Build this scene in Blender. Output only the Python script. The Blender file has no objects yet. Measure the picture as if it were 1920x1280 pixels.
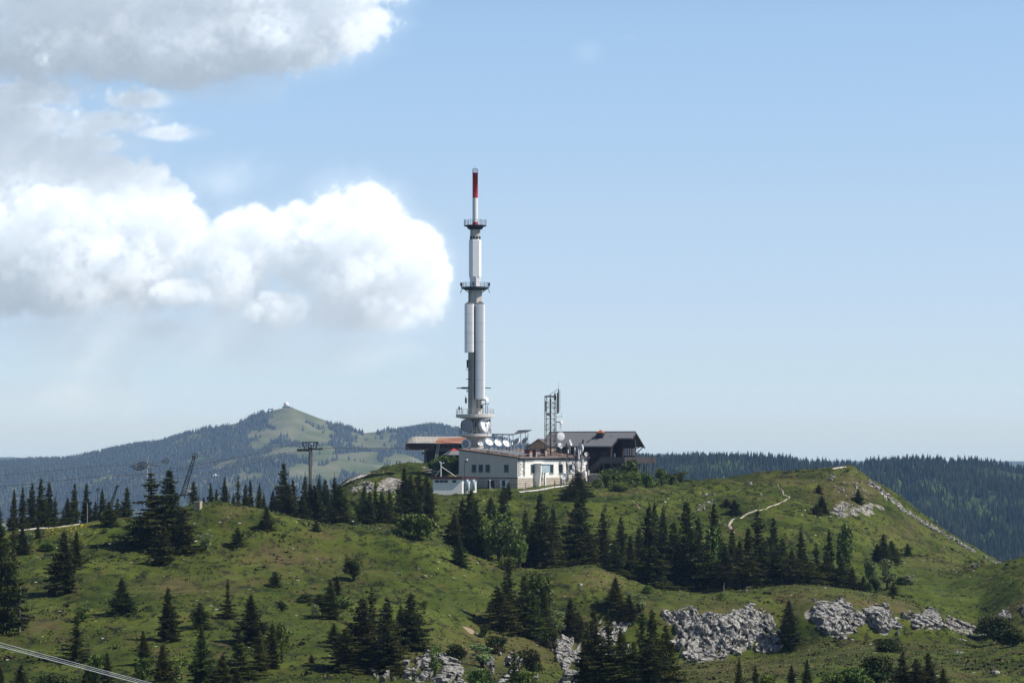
import bpy, bmesh, math, random
import numpy as np
from mathutils import Vector, Matrix

# ------------------------------------------------------------------ camera, world, sun, exposure
C = bpy.context.scene
COL = C.collection
F = 5400.0                      # focal length in pixels of the 1920 wide photograph
PH = math.atan(210/F)           # camera pitch, horizon at row 850
SP, CP = math.sin(PH), math.cos(PH)
cam_d = bpy.data.cameras.new('camera'); cam = bpy.data.objects.new('camera', cam_d); COL.objects.link(cam)
cam_d.sensor_width = 36; cam_d.lens = F/1920*36; cam_d.clip_start = 1; cam_d.clip_end = 60000
cam.location = (0, 0, 0); cam.rotation_euler = (math.radians(90)+PH, 0, 0)
C.camera = cam
C.view_settings.view_transform = 'Standard'; C.view_settings.look = 'None'
C.view_settings.exposure = 0; C.view_settings.gamma = 1; C.view_settings.use_curve_mapping = False
SUN_EL, SUN_AZ = math.radians(48), math.radians(101)    # azimuth clockwise from the view direction
sd = Vector((math.cos(SUN_EL)*math.sin(SUN_AZ), math.cos(SUN_EL)*math.cos(SUN_AZ), math.sin(SUN_EL)))
sl = bpy.data.lights.new('sun', 'SUN'); sun = bpy.data.objects.new('sun', sl); COL.objects.link(sun)
sl.energy = 5.0; sl.angle = math.radians(.5); sl.color = (1, .955, .89)
sun.rotation_euler = sd.to_track_quat('Z', 'Y').to_euler()
HAZE = True

def cloud_image():
    """Ray-marched cumulus field over a patch of sky directions; returns premultiplied RGBA, rows bottom-up."""
    S=2.0; X0,X1,Y0,Y1=-260,1320,-300,860; ZC=8.0; NZ=56
    nx=int((X1-X0)/S); ny=int((Y1-Y0)/S)
    rg=np.random.RandomState(7)
    xs=X0+(np.arange(nx)+.5)*S; ys=Y0+(np.arange(ny)+.5)*S; zs=(np.arange(NZ)-NZ/2)*ZC
    F=np.full((NZ,ny,nx),-1.0,np.float32); G=np.full((NZ,ny,nx),-1.0,np.float32)
    def puff(cx,cy,cz,rx,ry,rz,a=1.0,F=F):
        i0,i1=np.searchsorted(xs,[cx-rx*1.9,cx+rx*1.9]); j0,j1=np.searchsorted(ys,[cy-ry*1.9,cy+ry*1.9]); k0,k1=np.searchsorted(zs,[cz-rz*1.9,cz+rz*1.9])
        if i1<=i0 or j1<=j0 or k1<=k0: return
        d=np.sqrt(((zs[k0:k1,None,None]-cz)/rz)**2+((ys[None,j0:j1,None]-cy)/ry)**2+((xs[None,None,i0:i1]-cx)/rx)**2)
        v=((1-d)-(1-a)*.42).astype(np.float32)
        F[k0:k1,j0:j1,i0:i1]=np.maximum(F[k0:k1,j0:j1,i0:i1],v)
    def mass(cx,cy,rx,ry,n=26,sub=.34,cz=0,rz=None,up=.15,a=1.0):
        rz=rz or min(rx,ry*1.3,180)
        puff(cx,cy,cz,rx,ry,rz,a)
        for _ in range(n):
            th=rg.uniform(0,2*np.pi); ph=np.arccos(rg.uniform(-1,1))
            v=np.array([np.sin(ph)*np.cos(th),np.cos(ph),np.sin(ph)*np.sin(th)])
            if v[1]>up: continue
            r=min(rx,ry)*sub*rg.uniform(.5,1.3)
            puff(cx+v[0]*rx*.84,cy+v[1]*ry*.84,cz+v[2]*rz*.8,r*1.15,r,r,a)
    for m in [
        # centre cumulus
        (655,470,120,112,110,.24),(745,510,90,92,80,.26),(560,455,95,72,80,.26),(470,440,72,56,50,.28),(690,392,52,46,30,.34),(790,465,44,40,30,.34),(810,545,38,70,30,.34),(690,590,100,34,40,.4),(440,510,70,70,40,.3),
        (520,588,62,40,40,.34),(620,585,60,38,24,.34),
        # big left cumulus
        (30,320,170,80,60,.28),(160,345,130,60,50,.3),(-60,300,150,90,40,.3),
        (110,450,170,150,120,.22),(230,400,110,100,90,.25),(272,335,46,42,34,.34),(322,378,40,50,30,.34),(350,445,50,68,40,.32),(60,380,120,90,60,.26),(-80,430,160,150,60,.25),(200,500,140,80,50,.26),
        (330,552,72,32,40,.36),(395,470,36,28,16,.4),(40,555,150,55,40,.28),(-100,555,150,60,30,.28)]:
        mass(*m)
    for m in [
        # top cloud bank
        (610,35,115,62,70,.28),(500,60,140,80,80,.26),(340,75,160,80,80,.26),(190,60,140,80,80,.26),(20,60,160,95,80,.25),(-120,80,160,120,40,.3),(640,-60,140,80,50,.28),(420,-80,200,110,40,.3),(150,-90,240,120,40,.3),(-100,-100,180,110,30,.3)]:
        mass(*m,cz=-30)
    for m in [
        # ragged second layer
        (60,222,170,42,60,.36),(200,226,120,34,50,.36),(310,248,90,20,40,.45),(-90,220,150,60,40,.36),(150,268,130,26,40,.45),(60,290,170,45,40,.4),(-80,300,140,60,30,.4),(240,185,90,26,30,.4),(60,180,160,30,40,.4)]:
        mass(*m,cz=60,rz=60,a=.8)
    for m in [(205,480,46,40,34,.34),(90,395,70,46,40,.34),(335,550,60,26,20,.4),(520,590,66,44,40,.32),(735,585,70,38,30,.34),(660,440,110,50,50,.3),(480,428,60,34,30,.34),(790,520,50,60,30,.34),(320,420,46,60,30,.34)]:
        mass(*m,cz=-150,rz=34,a=.85)
    for m in [(140,668,34,20,8,.4),(235,722,44,34,10,.4),(0,722,24,24,6,.4),(300,684,48,12,6,.4),(500,735,30,20,6,.4),(725,660,22,8,4,.4),(80,610,150,30,12,.4),(300,620,100,24,8,.4)]:
        mass(*m,cz=0,rz=14,a=.1)
    # thin veils: distant haze cloud under and between the cumulus, and one wisp on the right
    for m in [(1105,95,40,30,15),(1180,68,26,14,12),(560,600,200,70,90),(60,320,260,120,90),(120,640,330,90,90),(420,640,260,80,90),(650,660,180,50,60),(150,270,260,90,90),(400,330,120,60,60),(100,740,240,60,80),(330,500,180,90,90),(60,120,260,120,90),(420,160,160,50,60),(60,650,180,50,60)]:
        puff(*m[:2],0,*m[2:],F=G)
    def noise(period,st=1.0):
        n=[int(NZ*ZC/period)+3,int(ny*S/period)+3,int(nx*S/period/st)+3]
        g=rg.rand(*n).astype(np.float32)
        for ax,(L,c) in enumerate(((NZ,ZC),(ny,S),(nx,S/st))):
            u=np.arange(L)*c/period; i=u.astype(int); f=(u-i).astype(np.float32); f=f*f*(3-2*f)
            sh=[1,1,1]; sh[ax]=-1; f=f.reshape(sh)
            g=np.take(g,i,ax)*(1-f)+np.take(g,i+1,ax)*f
        return g-.5
    n1=noise(150,1.4)*1.2+noise(70,1.2)*.9
    n2=noise(34)*.6+noise(17)*.5+noise(8.5)*.42+noise(4.5)*.32
    low=np.clip((ys-500)/150,0,1)[None,:,None].astype(np.float32)
    layer=((ys>165)&(ys<300))[None,:,None]*(.55)
    body=F+n1*.40+(n2-np.abs(n2)*.5)*.78-low*.06
    sharp=3.0-1.9*low-layer*2.0
    rho=np.clip(body*sharp,0,1)*(1-low*.80)*(1-layer*.55)
    wisp=(np.clip(F+.42+(n1+n2)*.42,0,1)**1.6)*(F>-.99)*.0075
    rho=(rho*.072+wisp+np.clip(G*1.3+(n1*.55+n2*.6)*1.1,0,1)**1.4*(G>-.99)*.0058).astype(np.float32)
    def march(r,dx,dy,K=7):
        A=r.copy()
        for k in range(K):
            s=2**k; ox,oy=dx*s,dy*s; B=np.zeros_like(A)
            if abs(ox)>=nx or oy>=ny: break
            B[:,oy:,:nx-ox or None]=A[:,:ny-oy,ox:]
            A=A+B
        return A
    tau=march(rho,1,1)*S*1.41*.5; tup=march(rho,0,1)*S*.5
    sun=.52*np.exp(-tau*.42)+.34*np.exp(-tau*.14)+.16*np.exp(-tau*.04)
    amb=.46*np.exp(-tup*.09)+.54
    T=np.ones((ny,nx),np.float32); acc=np.zeros((ny,nx,3),np.float32)
    cs=np.array([1.0,.985,.965])*.74; ca=np.array([.42,.55,.71])*1.0
    for k in range(NZ):
        a=1-np.exp(-rho[k]*ZC*.9)
        w=T*a
        acc+=w[...,None]*(sun[k][...,None]*cs+amb[k][...,None]*ca)
        T*=1-a
    al=1-T
    ex=np.clip(np.minimum((xs-X0)/200,(X1-xs)/100),0,1); ey=np.clip(np.minimum((ys-Y0)/260,(Y1-ys)/120),0,1)
    fade=(ex[None,:]*ey[:,None])
    out=np.zeros((ny,nx,4),np.float32); out[...,:3]=acc*fade[...,None]; out[...,3]=al*fade
    return out[::-1],(X0,X1,Y0,Y1)


w = bpy.data.worlds.new("World"); C.world = w; w.use_nodes = True
nt = w.node_tree; nt.nodes.clear()
def N(t, **k):
    n = nt.nodes.new(t)
    for a, b in k.items(): setattr(n, a, b)
    return n
def mth(op, a, b=None, clamp=False):
    n = N('ShaderNodeMath', operation=op, use_clamp=clamp)
    for i, v in enumerate((a, b)):
        if v is None: continue
        if isinstance(v, (int, float)): n.inputs[i].default_value = v
        else: nt.links.new(v, n.inputs[i])
    return n.outputs[0]
sky = N('ShaderNodeTexSky', sky_type='NISHITA', sun_disc=False)
sky.sun_elevation = SUN_EL; sky.sun_rotation = SUN_AZ; sky.altitude = 1500; sky.air_density = 1.0; sky.dust_density = 1.2; sky.ozone_density = 1.2
tint = N('ShaderNodeMix', data_type='RGBA', blend_type='MULTIPLY'); tint.inputs[0].default_value = 1
nt.links.new(sky.outputs[0], tint.inputs[6])
img_px, (CX0, CX1, CY0, CY1) = cloud_image()
ny_, nx_ = img_px.shape[:2]
cimg = bpy.data.images.new('cloud_field', nx_, ny_, alpha=True, float_buffer=True)
cimg.colorspace_settings.name = 'Non-Color'; cimg.alpha_mode = 'CHANNEL_PACKED'
cimg.pixels.foreach_set(np.ascontiguousarray(img_px, np.float32).ravel()); cimg.update()
tc = N('ShaderNodeTexCoord'); sx = N('ShaderNodeSeparateXYZ'); nt.links.new(tc.outputs['Generated'], sx.inputs[0])
ymax = mth('MAXIMUM', sx.outputs[1], .01)
u = mth('DIVIDE', mth('SUBTRACT', mth('MULTIPLY', mth('DIVIDE', sx.outputs[0], ymax), F), CX0-960), CX1-CX0)
v = mth('DIVIDE', mth('ADD', mth('MULTIPLY', mth('DIVIDE', sx.outputs[2], ymax), F), CY1-850), CY1-CY0)
rp_ = N('ShaderNodeValToRGB'); nt.links.new(mth('MULTIPLY', sx.outputs[2], 3.0, True), rp_.inputs[0]); nt.links.new(rp_.outputs[0], tint.inputs[7])
els = rp_.color_ramp.elements
SKYC = [(0.0, (.50, .72, 1.36)), (.028, (.52, .69, 1.20)), (.055, (.51, .63, .97)), (.083, (.51, .60, .84)), (.139, (.535, .575, .755)), (.25, (.60, .61, .70)), (.45, (.67, .70, .735)), (1.0, (.30, .30, .32))]
els[0].position, els[0].color = SKYC[0][0], (*SKYC[0][1], 1); els[1].position, els[1].color = SKYC[-1][0], (*SKYC[-1][1], 1)
for p_, c_ in SKYC[1:-1]: e_ = els.new(p_); e_.color = (*c_, 1)
cx = N('ShaderNodeCombineXYZ'); nt.links.new(u, cx.inputs[0]); nt.links.new(v, cx.inputs[1])
it = N('ShaderNodeTexImage', extension='CLIP', interpolation='Cubic'); it.image = cimg; nt.links.new(cx.outputs[0], it.inputs[0])
front = mth('GREATER_THAN', sx.outputs[1], .02)
al = mth('MULTIPLY', it.outputs[1], front)
k1 = N('ShaderNodeVectorMath', operation='SCALE'); nt.links.new(tint.outputs[2], k1.inputs[0]); nt.links.new(mth('SUBTRACT', 2.04, mth('MULTIPLY', al, 2.04)), k1.inputs['Scale'])
SKYS = .105
k2 = N('ShaderNodeVectorMath', operation='SCALE'); nt.links.new(it.outputs[0], k2.inputs[0]); nt.links.new(mth('MULTIPLY', front, 1/SKYS), k2.inputs['Scale'])
k3 = N('ShaderNodeVectorMath', operation='ADD'); nt.links.new(k1.outputs[0], k3.inputs[0]); nt.links.new(k2.outputs[0], k3.inputs[1])
bg = N('ShaderNodeBackground'); bg.inputs[1].default_value = SKYS; nt.links.new(k3.outputs[0], bg.inputs[0])
wo = N('ShaderNodeOutputWorld'); nt.links.new(bg.outputs[0], wo.inputs[0])
C.cycles.volume_bounces = 0; C.cycles.max_bounces = 6; C.cycles.transparent_max_bounces = 8
C.cycles.use_denoising = True

# ------------------------------------------------------------------ helpers
def zof(py, D):                       # height of a sight line at distance D
    y = 640.0-py
    return D*(F*SP+y*CP)/(F*CP-y*SP)
def xof(px, D): return (px-960.0)/F*D
def P(px, py, D): return Vector((xof(px, D), D, zof(py, D)))
def link(o, parent=None):
    COL.objects.link(o)
    if parent is not None: o.parent = parent
    return o
def tag(o, label=None, cat=None, group=None, kind=None):
    if label: o['label'] = label
    if cat: o['category'] = cat
    if group: o['group'] = group
    if kind: o['kind'] = kind
    return o
def empty(name, loc=(0, 0, 0), rz=0.0, label=None, cat=None, group=None):
    o = bpy.data.objects.new(name, None); o.location = loc; o.rotation_euler = (0, 0, rz); COL.objects.link(o)
    return tag(o, label, cat, group)
def np_mesh(name, V, Fc, mats, mi=None, smooth=False, attrs=None):
    V = np.asarray(V, np.float32).reshape(-1, 3); Fc = np.asarray(Fc, np.int32)
    me = bpy.data.meshes.new(name); k = Fc.shape[1]
    me.vertices.add(len(V)); me.vertices.foreach_set('co', V.ravel())
    me.loops.add(Fc.size); me.loops.foreach_set('vertex_index', Fc.ravel())
    me.polygons.add(len(Fc)); me.polygons.foreach_set('loop_start', np.arange(0, Fc.size, k, dtype=np.int32))
    if mi is not None: me.polygons.foreach_set('material_index', np.asarray(mi, np.int32))
    me.polygons.foreach_set('use_smooth', np.full(len(Fc), smooth, bool))
    for m in (mats if isinstance(mats, (list, tuple)) else [mats]): me.materials.append(m)
    for a, b in (attrs or {}).items():
        at = me.attributes.new(a, 'FLOAT', 'POINT'); at.data.foreach_set('value', np.asarray(b, np.float32).ravel())
    me.update(calc_edges=True)
    return me

class MB:
    """collects shapes in local metres; build() links them as one mesh object"""
    def __init__(s): s.v = []; s.f = []; s.sm = []
    def add(s, vs, fs, sm=False):
        b = len(s.v); s.v += [tuple(x) for x in vs]; s.f += [tuple(i+b for i in f) for f in fs]; s.sm += [sm]*len(fs)
        return s
    def box(s, c, d, rz=0, M=None):
        x, y, z = (q/2 for q in d); R = M or Matrix.Rotation(rz, 3, 'Z'); c = Vector(c)
        vs = [c+R @ Vector((a*x, b*y, e*z)) for e in (-1, 1) for a, b in ((-1, -1), (1, -1), (1, 1), (-1, 1))]
        return s.add(vs, [(3, 2, 1, 0), (4, 5, 6, 7), (0, 1, 5, 4), (1, 2, 6, 5), (2, 3, 7, 6), (3, 0, 4, 7)])
    def bx(s, x0, x1, y0, y1, z0, z1): return s.box(((x0+x1)/2, (y0+y1)/2, (z0+z1)/2), (abs(x1-x0), abs(y1-y0), abs(z1-z0)))
    def tube(s, p0, p1, r0, r1=None, n=6, cap=True):
        p0, p1 = Vector(p0), Vector(p1); r1 = r0 if r1 is None else r1; d = p1-p0
        if d.length < 1e-6: return s
        q = d.to_track_quat('Z', 'Y').to_matrix()
        vs = [p+q @ Vector((r*math.cos(2*math.pi*i/n), r*math.sin(2*math.pi*i/n), 0)) for p, r in ((p0, r0), (p1, r1)) for i in range(n)]
        fs = [(i, (i+1) % n, n+(i+1) % n, n+i) for i in range(n)]
        s.add(vs, fs, n > 6)
        if cap: s.add(vs, [tuple(range(n-1, -1, -1)), tuple(range(n, 2*n))])
        return s
    def lathe(s, prof, c=(0, 0, 0), n=24, M=None, sm=True, ph=0.0):
        """prof: (r, z) pairs; closed with caps when r > 0 at an end"""
        c = Vector(c); R = M or Matrix.Identity(3)
        vs = [c+R @ Vector((r*math.cos(2*math.pi*i/n+ph), r*math.sin(2*math.pi*i/n+ph), z)) for r, z in prof for i in range(n)]
        fs = [(k*n+i, k*n+(i+1) % n, (k+1)*n+(i+1) % n, (k+1)*n+i) for k in range(len(prof)-1) for i in range(n)]
        s.add(vs, fs, sm)
        if prof[0][0] > 1e-4: s.add(vs[:n], [tuple(range(n-1, -1, -1))])
        if prof[-1][0] > 1e-4: s.add(vs[-n:], [tuple(range(n))])
        return s
    def prism(s, poly, h):           # poly: list of 3D points, extruded by vector h
        n = len(poly); h = Vector(h); vs = [Vector(p) for p in poly]; vs += [p+h for p in vs]
        return s.add(vs, [tuple(range(n-1, -1, -1)), tuple(range(n, 2*n))]+[(i, (i+1) % n, n+(i+1) % n, n+i) for i in range(n)])
    def ring_rail(s, r, z, h, n=20, t=.05, bars=2):
        for i in range(n):
            a0, a1 = 2*math.pi*i/n, 2*math.pi*(i+1)/n
            p0 = Vector((r*math.cos(a0), r*math.sin(a0), z)); p1 = Vector((r*math.cos(a1), r*math.sin(a1), z))
            s.tube(p0, p0+Vector((0, 0, h)), t, n=4)
            for k in range(bars): s.tube(p0+Vector((0, 0, h*(k+1)/bars)), p1+Vector((0, 0, h*(k+1)/bars)), t*.85, n=4)
        return s
    def build(s, name, m, parent=None, loc=None, recalc=True):
        me = bpy.data.meshes.new(name); me.from_pydata(s.v, [], s.f)
        me.polygons.foreach_set('use_smooth', s.sm)
        if recalc:
            b = bmesh.new(); b.from_mesh(me); bmesh.ops.recalc_face_normals(b, faces=b.faces); b.to_mesh(me); b.free()
        me.materials.append(m); me.update()
        o = bpy.data.objects.new(name, me)
        if loc is not None: o.location = loc
        return link(o, parent)

# ------------------------------------------------------------------ materials
def mat(name, col, rough=.7, metal=0.0, var=.18, scale=1.5, bump=0.0, streak=None, col2=None, thr=(.45, .6), spec=.3, rnd=0.0, trans=0.0):
    m = bpy.data.materials.new(name); m.use_nodes = True; t = m.node_tree; b = t.nodes['Principled BSDF']
    b.inputs['Roughness'].default_value = rough; b.inputs['Metallic'].default_value = metal
    b.inputs['Specular IOR Level'].default_value = spec
    tcn = t.nodes.new('ShaderNodeTexCoord'); mp = t.nodes.new('ShaderNodeMapping'); t.links.new(tcn.outputs['Object'], mp.inputs[0])
    if streak: mp.inputs['Scale'].default_value = streak
    nz = t.nodes.new('ShaderNodeTexNoise'); nz.inputs['Scale'].default_value = scale; nz.inputs['Detail'].default_value = 5; nz.inputs['Roughness'].default_value = .6
    t.links.new(mp.outputs[0], nz.inputs[0])
    rp = t.nodes.new('ShaderNodeValToRGB'); e = rp.color_ramp.elements
    if col2 is None:
        e[0].position, e[1].position = .25, .75
        e[0].color = (*[c*(1-var) for c in col], 1); e[1].color = (*[min(1, c*(1+var)) for c in col], 1)
    else:
        e[0].position, e[1].position = thr; e[0].color = (*col, 1); e[1].color = (*col2, 1)
    t.links.new(nz.outputs[0], rp.inputs[0]); out = rp.outputs[0]
    if rnd:
        oi = t.nodes.new('ShaderNodeObjectInfo'); hs = t.nodes.new('ShaderNodeHueSaturation')
        mr = t.nodes.new('ShaderNodeMapRange'); mr.inputs[3].default_value = 1-rnd; mr.inputs[4].default_value = 1+rnd*1.3
        t.links.new(oi.outputs['Random'], mr.inputs[0]); t.links.new(mr.outputs[0], hs.inputs['Value'])
        ml = t.nodes.new('ShaderNodeMath'); ml.operation = 'MULTIPLY'; ml.inputs[1].default_value = 7.31; fr = t.nodes.new('ShaderNodeMath'); fr.operation = 'FRACT'
        t.links.new(oi.outputs['Random'], ml.inputs[0]); t.links.new(ml.outputs[0], fr.inputs[0])
        mh = t.nodes.new('ShaderNodeMapRange'); mh.inputs[3].default_value = .47; mh.inputs[4].default_value = .515; t.links.new(fr.outputs[0], mh.inputs[0]); t.links.new(mh.outputs[0], hs.inputs['Hue'])
        t.links.new(out, hs.inputs['Color']); out = hs.outputs[0]
    t.links.new(out, b.inputs['Base Color'])
    if bump:
        bn = t.nodes.new('ShaderNodeBump'); bn.inputs['Strength'].default_value = min(1, bump); bn.inputs['Distance'].default_value = .1
        t.links.new(nz.outputs[0], bn.inputs['Height']); t.links.new(bn.outputs[0], b.inputs['Normal'])
    return m
M = {}
def mk(k, *a, **kw): M[k] = mat(k, *a, **kw)
mk('concrete', (.47, .45, .41), .85, var=.3, scale=.8, streak=(3, 3, .4), bump=.3)
mk('concrete_light', (.62, .60, .56), .8, var=.15, scale=1)
mk('radome', (.86, .86, .86), .35, var=.05, scale=.6, spec=.5)
mk('white_metal', (.78, .79, .80), .4, var=.06, spec=.5)
mk('white_paint', (.80, .79, .75), .7, var=.06, scale=2, streak=(2, 2, .5))
mk('cream_render', (.57, .52, .46), .85, var=.07, scale=.7, streak=(1.5, 1.5, .4))
mk('red_paint', (.50, .035, .04), .5, var=.12)
mk('dark_steel', (.045, .048, .052), .55, metal=.3, var=.3)
mk('grey_steel', (.16, .165, .17), .5, metal=.4, var=.25)
mk('light_steel', (.42, .43, .44), .45, metal=.3, var=.2)
mk('dish_white', (.80, .81, .82), .45, var=.04, spec=.4)
mk('dish_grey', (.30, .32, .34), .55, var=.1)
mk('glass', (.03, .045, .05), .35, var=.3, spec=.3)
mk('pale_glass', (.36, .47, .52), .2, var=.2, spec=.8)
mk('frame_grey', (.16, .19, .19), .5)
mk('rust_roof', (.24, .085, .05), .8, col2=(.42, .27, .20), scale=1.2, streak=(.3, 4, 1), thr=(.42, .62))
mk('weathered_roof', (.13, .085, .07), .85, col2=(.33, .22, .17), scale=1.4, streak=(.4, 4, 1), thr=(.40, .64))
mk('red_trim', (.20, .035, .03), .6)
mk('dark_red', (.055, .022, .025), .6)
mk('brick', (.14, .062, .042), .85, var=.3, scale=5)
mk('slate', (.175, .18, .19), .6, var=.10, scale=3, streak=(.6, 4, 1))
mk('dark_wood', (.030, .022, .018), .8, var=.35, scale=4, streak=(4, 4, .4))
mk('brown_wood', (.085, .048, .032), .75, var=.3, scale=3, streak=(4, 4, .4))
mk('grey_wood', (.11, .10, .095), .8, var=.3, scale=3, streak=(6, 6, .4))
mk('beige', (.40, .33, .23), .85, var=.12)
mk('corrugated', (.42, .39, .34), .55, var=.2, scale=1.5)
mk('copper', (.36, .12, .05), .6, var=.25)
mk('bark', (.07, .055, .042), .9, var=.4, scale=8)
mk('dead_wood', (.30, .28, .26), .85, var=.3, scale=8)
mk('needles', (.022, .032, .006), .6, col2=(.13, .14, .026), thr=(.42, .66), scale=1.3, rnd=.32, spec=.25)
mk('needles_light', (.035, .055, .010), .6, col2=(.11, .14, .03), thr=(.38, .66), scale=1.3, rnd=.25, spec=.25)
mk('leaves', (.050, .085, .012), .55, col2=(.13, .19, .028), thr=(.38, .64), scale=1.2, rnd=.22, spec=.3)
mk('leaves_pale', (.15, .20, .07), .55, var=.35, scale=1.4, rnd=.15, spec=.3)
mk('far_needles', (.014, .026, .010), .9, col2=(.048, .062, .026), scale=.035, thr=(.38, .66), spec=0)
mk('hazed_needles', (.058, .075, .070), .9, col2=(.085, .105, .085), scale=.02, thr=(.35, .65), spec=0)  # distance haze put into the colour: paler and bluer than the nearer ridge
mk('far_broadleaf', (.07, .11, .03), .9, var=.4, scale=.03, spec=0)
mk('low_shrub', (.042, .064, .016), .8, col2=(.075, .060, .030), scale=.15, thr=(.45, .6), spec=.1)
mk('tuft', (.085, .115, .032), .8, col2=(.15, .125, .055), scale=.12, thr=(.42, .62), spec=.1)
mk('flower_white', (.75, .75, .7), .7); mk('flower_yellow', (.6, .5, .06), .7)

def rock_material():
    m = mat('limestone', (.05, .046, .038), .95, var=.25, scale=2.2, bump=1, col2=(.42, .41, .385), thr=(.40, .60), spec=.1)
    return m
M['limestone'] = rock_material()
def stone_wall_material():
    m = bpy.data.materials.new('stone_wall'); m.use_nodes = True; t = m.node_tree; b = t.nodes['Principled BSDF']; b.inputs['Roughness'].default_value = .9
    tcn = t.nodes.new('ShaderNodeTexCoord'); s1 = t.nodes.new('ShaderNodeSeparateXYZ'); t.links.new(tcn.outputs['Object'], s1.inputs[0])
    ad = t.nodes.new('ShaderNodeMath'); ad.operation = 'ADD'; t.links.new(s1.outputs[0], ad.inputs[0]); t.links.new(s1.outputs[1], ad.inputs[1])
    cb = t.nodes.new('ShaderNodeCombineXYZ'); t.links.new(ad.outputs[0], cb.inputs[0]); t.links.new(s1.outputs[2], cb.inputs[1])
    br = t.nodes.new('ShaderNodeTexBrick'); br.inputs['Scale'].default_value = 1; br.inputs['Brick Width'].default_value = .8; br.inputs['Row Height'].default_value = .34; br.inputs['Mortar Size'].default_value = .035
    br.inputs['Color1'].default_value = (.44, .38, .31, 1); br.inputs['Color2'].default_value = (.60, .53, .44, 1); br.inputs['Mortar'].default_value = (.16, .13, .11, 1)
    t.links.new(cb.outputs[0], br.inputs[0]); t.links.new(br.outputs[0], b.inputs['Base Color'])
    return m
M['stone_wall'] = stone_wall_material()

# ------------------------------------------------------------------ noise
_lat = {}
def lattice(seed, n=256):
    if seed not in _lat: _lat[seed] = np.random.RandomState(seed).rand(n, n).astype(np.float32)
    return _lat[seed]
def vnoise(x, y, seed):
    g = lattice(seed); n = g.shape[0]
    xi = np.floor(x).astype(int); yi = np.floor(y).astype(int); fx = x-xi; fy = y-yi
    fx = fx*fx*(3-2*fx); fy = fy*fy*(3-2*fy); x0 = xi % n; x1 = (xi+1) % n; y0 = yi % n; y1 = (yi+1) % n
    return (g[x0, y0]*(1-fx)+g[x1, y0]*fx)*(1-fy)+(g[x0, y1]*(1-fx)+g[x1, y1]*fx)*fy-.5
def fbm(x, y, period, seed, octs=4, gain=.5):
    a, s = 1.0, 0
    for o in range(octs): s = s+a*vnoise(x/period+17.3*o, y/period+5.1*o, seed+o); period /= 2.03; a *= gain
    return s
def in_poly(px, py, poly):
    r = np.zeros(np.shape(px), bool); n = len(poly)
    for i in range(n):
        x0, y0 = poly[i]; x1, y1 = poly[(i+1) % n]
        if y0 == y1: continue
        c = ((py >= min(y0, y1)) & (py < max(y0, y1))) & (px < x0+(py-y0)*(x1-x0)/(y1-y0)); r ^= c
    return r

# ------------------------------------------------------------------ ground: one sheet from the camera's feet to the horizon
def curve(s, smooth=True):
    a = np.array([float(q) for q in s.replace(':', ' ').split()]).reshape(-1, 2)
    def f(px):
        d = np.arange(-36, 37, 6.0); wgt = np.exp(-(d/16)**2); wgt /= wgt.sum()
        return sum(k*np.interp(px+e, a[:, 0], a[:, 1]) for k, e in zip(wgt, d)) if smooth else np.interp(px, a[:, 0], a[:, 1])
    return f
CREST = curve('-260:1000 0:998 60:992 190:978 260:976 300:966 340:953 385:946 430:948 500:956 560:972 620:987 680:985 740:987 800:1008 850:1028 900:1050 960:1068 1010:1075 1060:1066 1110:1062 1160:1080 1210:1100 1260:1114 1310:1119 1360:1112 1430:1104 1500:1100 1560:1101 1640:1112 1700:1128 1750:1142 1790:1160 1830:1182 1870:1152 1920:1118 2180:1085')
ROWS = [(235, curve('-260:1400 2180:1400')),
 (285, curve('-260:1300 0:1296 700:1290 1100:1300 1300:1290 2180:1290')),
 (340, curve('-260:1150 0:1150 300:1142 600:1155 800:1180 900:1225 1100:1262 1250:1262 1460:1238 1600:1222 1800:1228 1920:1215 2180:1200')),
 (375, curve('-260:1060 0:1062 150:1052 300:1060 450:1052 600:1075 800:1092 900:1112 1000:1160 1100:1210 1250:1240 1460:1225 1540:1200 1800:1200 1840:1208 1920:1180 2180:1160')),
 (384, curve('-260:1040 0:1042 300:1035 450:1032 600:1052 800:1072 900:1092 1000:1130 1100:1132 1250:1142 1350:1136 1460:1150 1530:1128 1640:1142 1740:1162 1830:1198 1920:1160 2180:1140')),
 (405, CREST),
 (440, curve('-260:1012 0:1010 190:990 300:985 385:968 430:966 560:986 640:992 740:1003 800:1020 850:1040 900:1062 960:1080 1010:1085 1060:1076 1110:1073 1210:1110 1310:1135 1430:1125 1500:1118 1560:1112 1640:1115 1700:1118 1780:1128 1830:1130 1885:1100 1920:1085 2180:1050')),
 (480, curve('-260:1015 0:1015 560:990 640:962 700:950 760:955 850:972 900:990 960:1004 1040:1004 1100:998 1200:1010 1300:1040 1400:1040 1500:1035 1600:1050 1700:1078 1780:1078 1830:1069 1885:1056 1920:1050 2180:1010')),
 (528, curve('-260:1060 500:1060 560:1020 600:965 640:922 690:908 740:912 800:922 860:924 970:921 1050:918 1100:913 1130:922 1200:925 1300:928 1400:930 1500:938 1600:950 1700:1008 1780:1045 1830:1062 1885:1078 1920:1084 2180:1060')),
 (575, curve('-260:1120 560:1100 600:1000 630:912 650:900 680:888 720:874 760:870 800:869 840:874 880:898 1000:903 1100:901 1200:908 1260:908 1300:906 1400:898 1450:891 1500:885 1555:876 1590:873 1612:879 1650:904 1700:943 1760:987 1800:1012 1850:1045 1885:1064 1920:1090 2180:1150')),
 (625, curve('-260:1300 560:1200 640:1000 700:915 800:890 900:905 1100:915 1300:925 1500:905 1590:895 1700:985 1850:1100 1920:1150 2180:1250'))]
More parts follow.
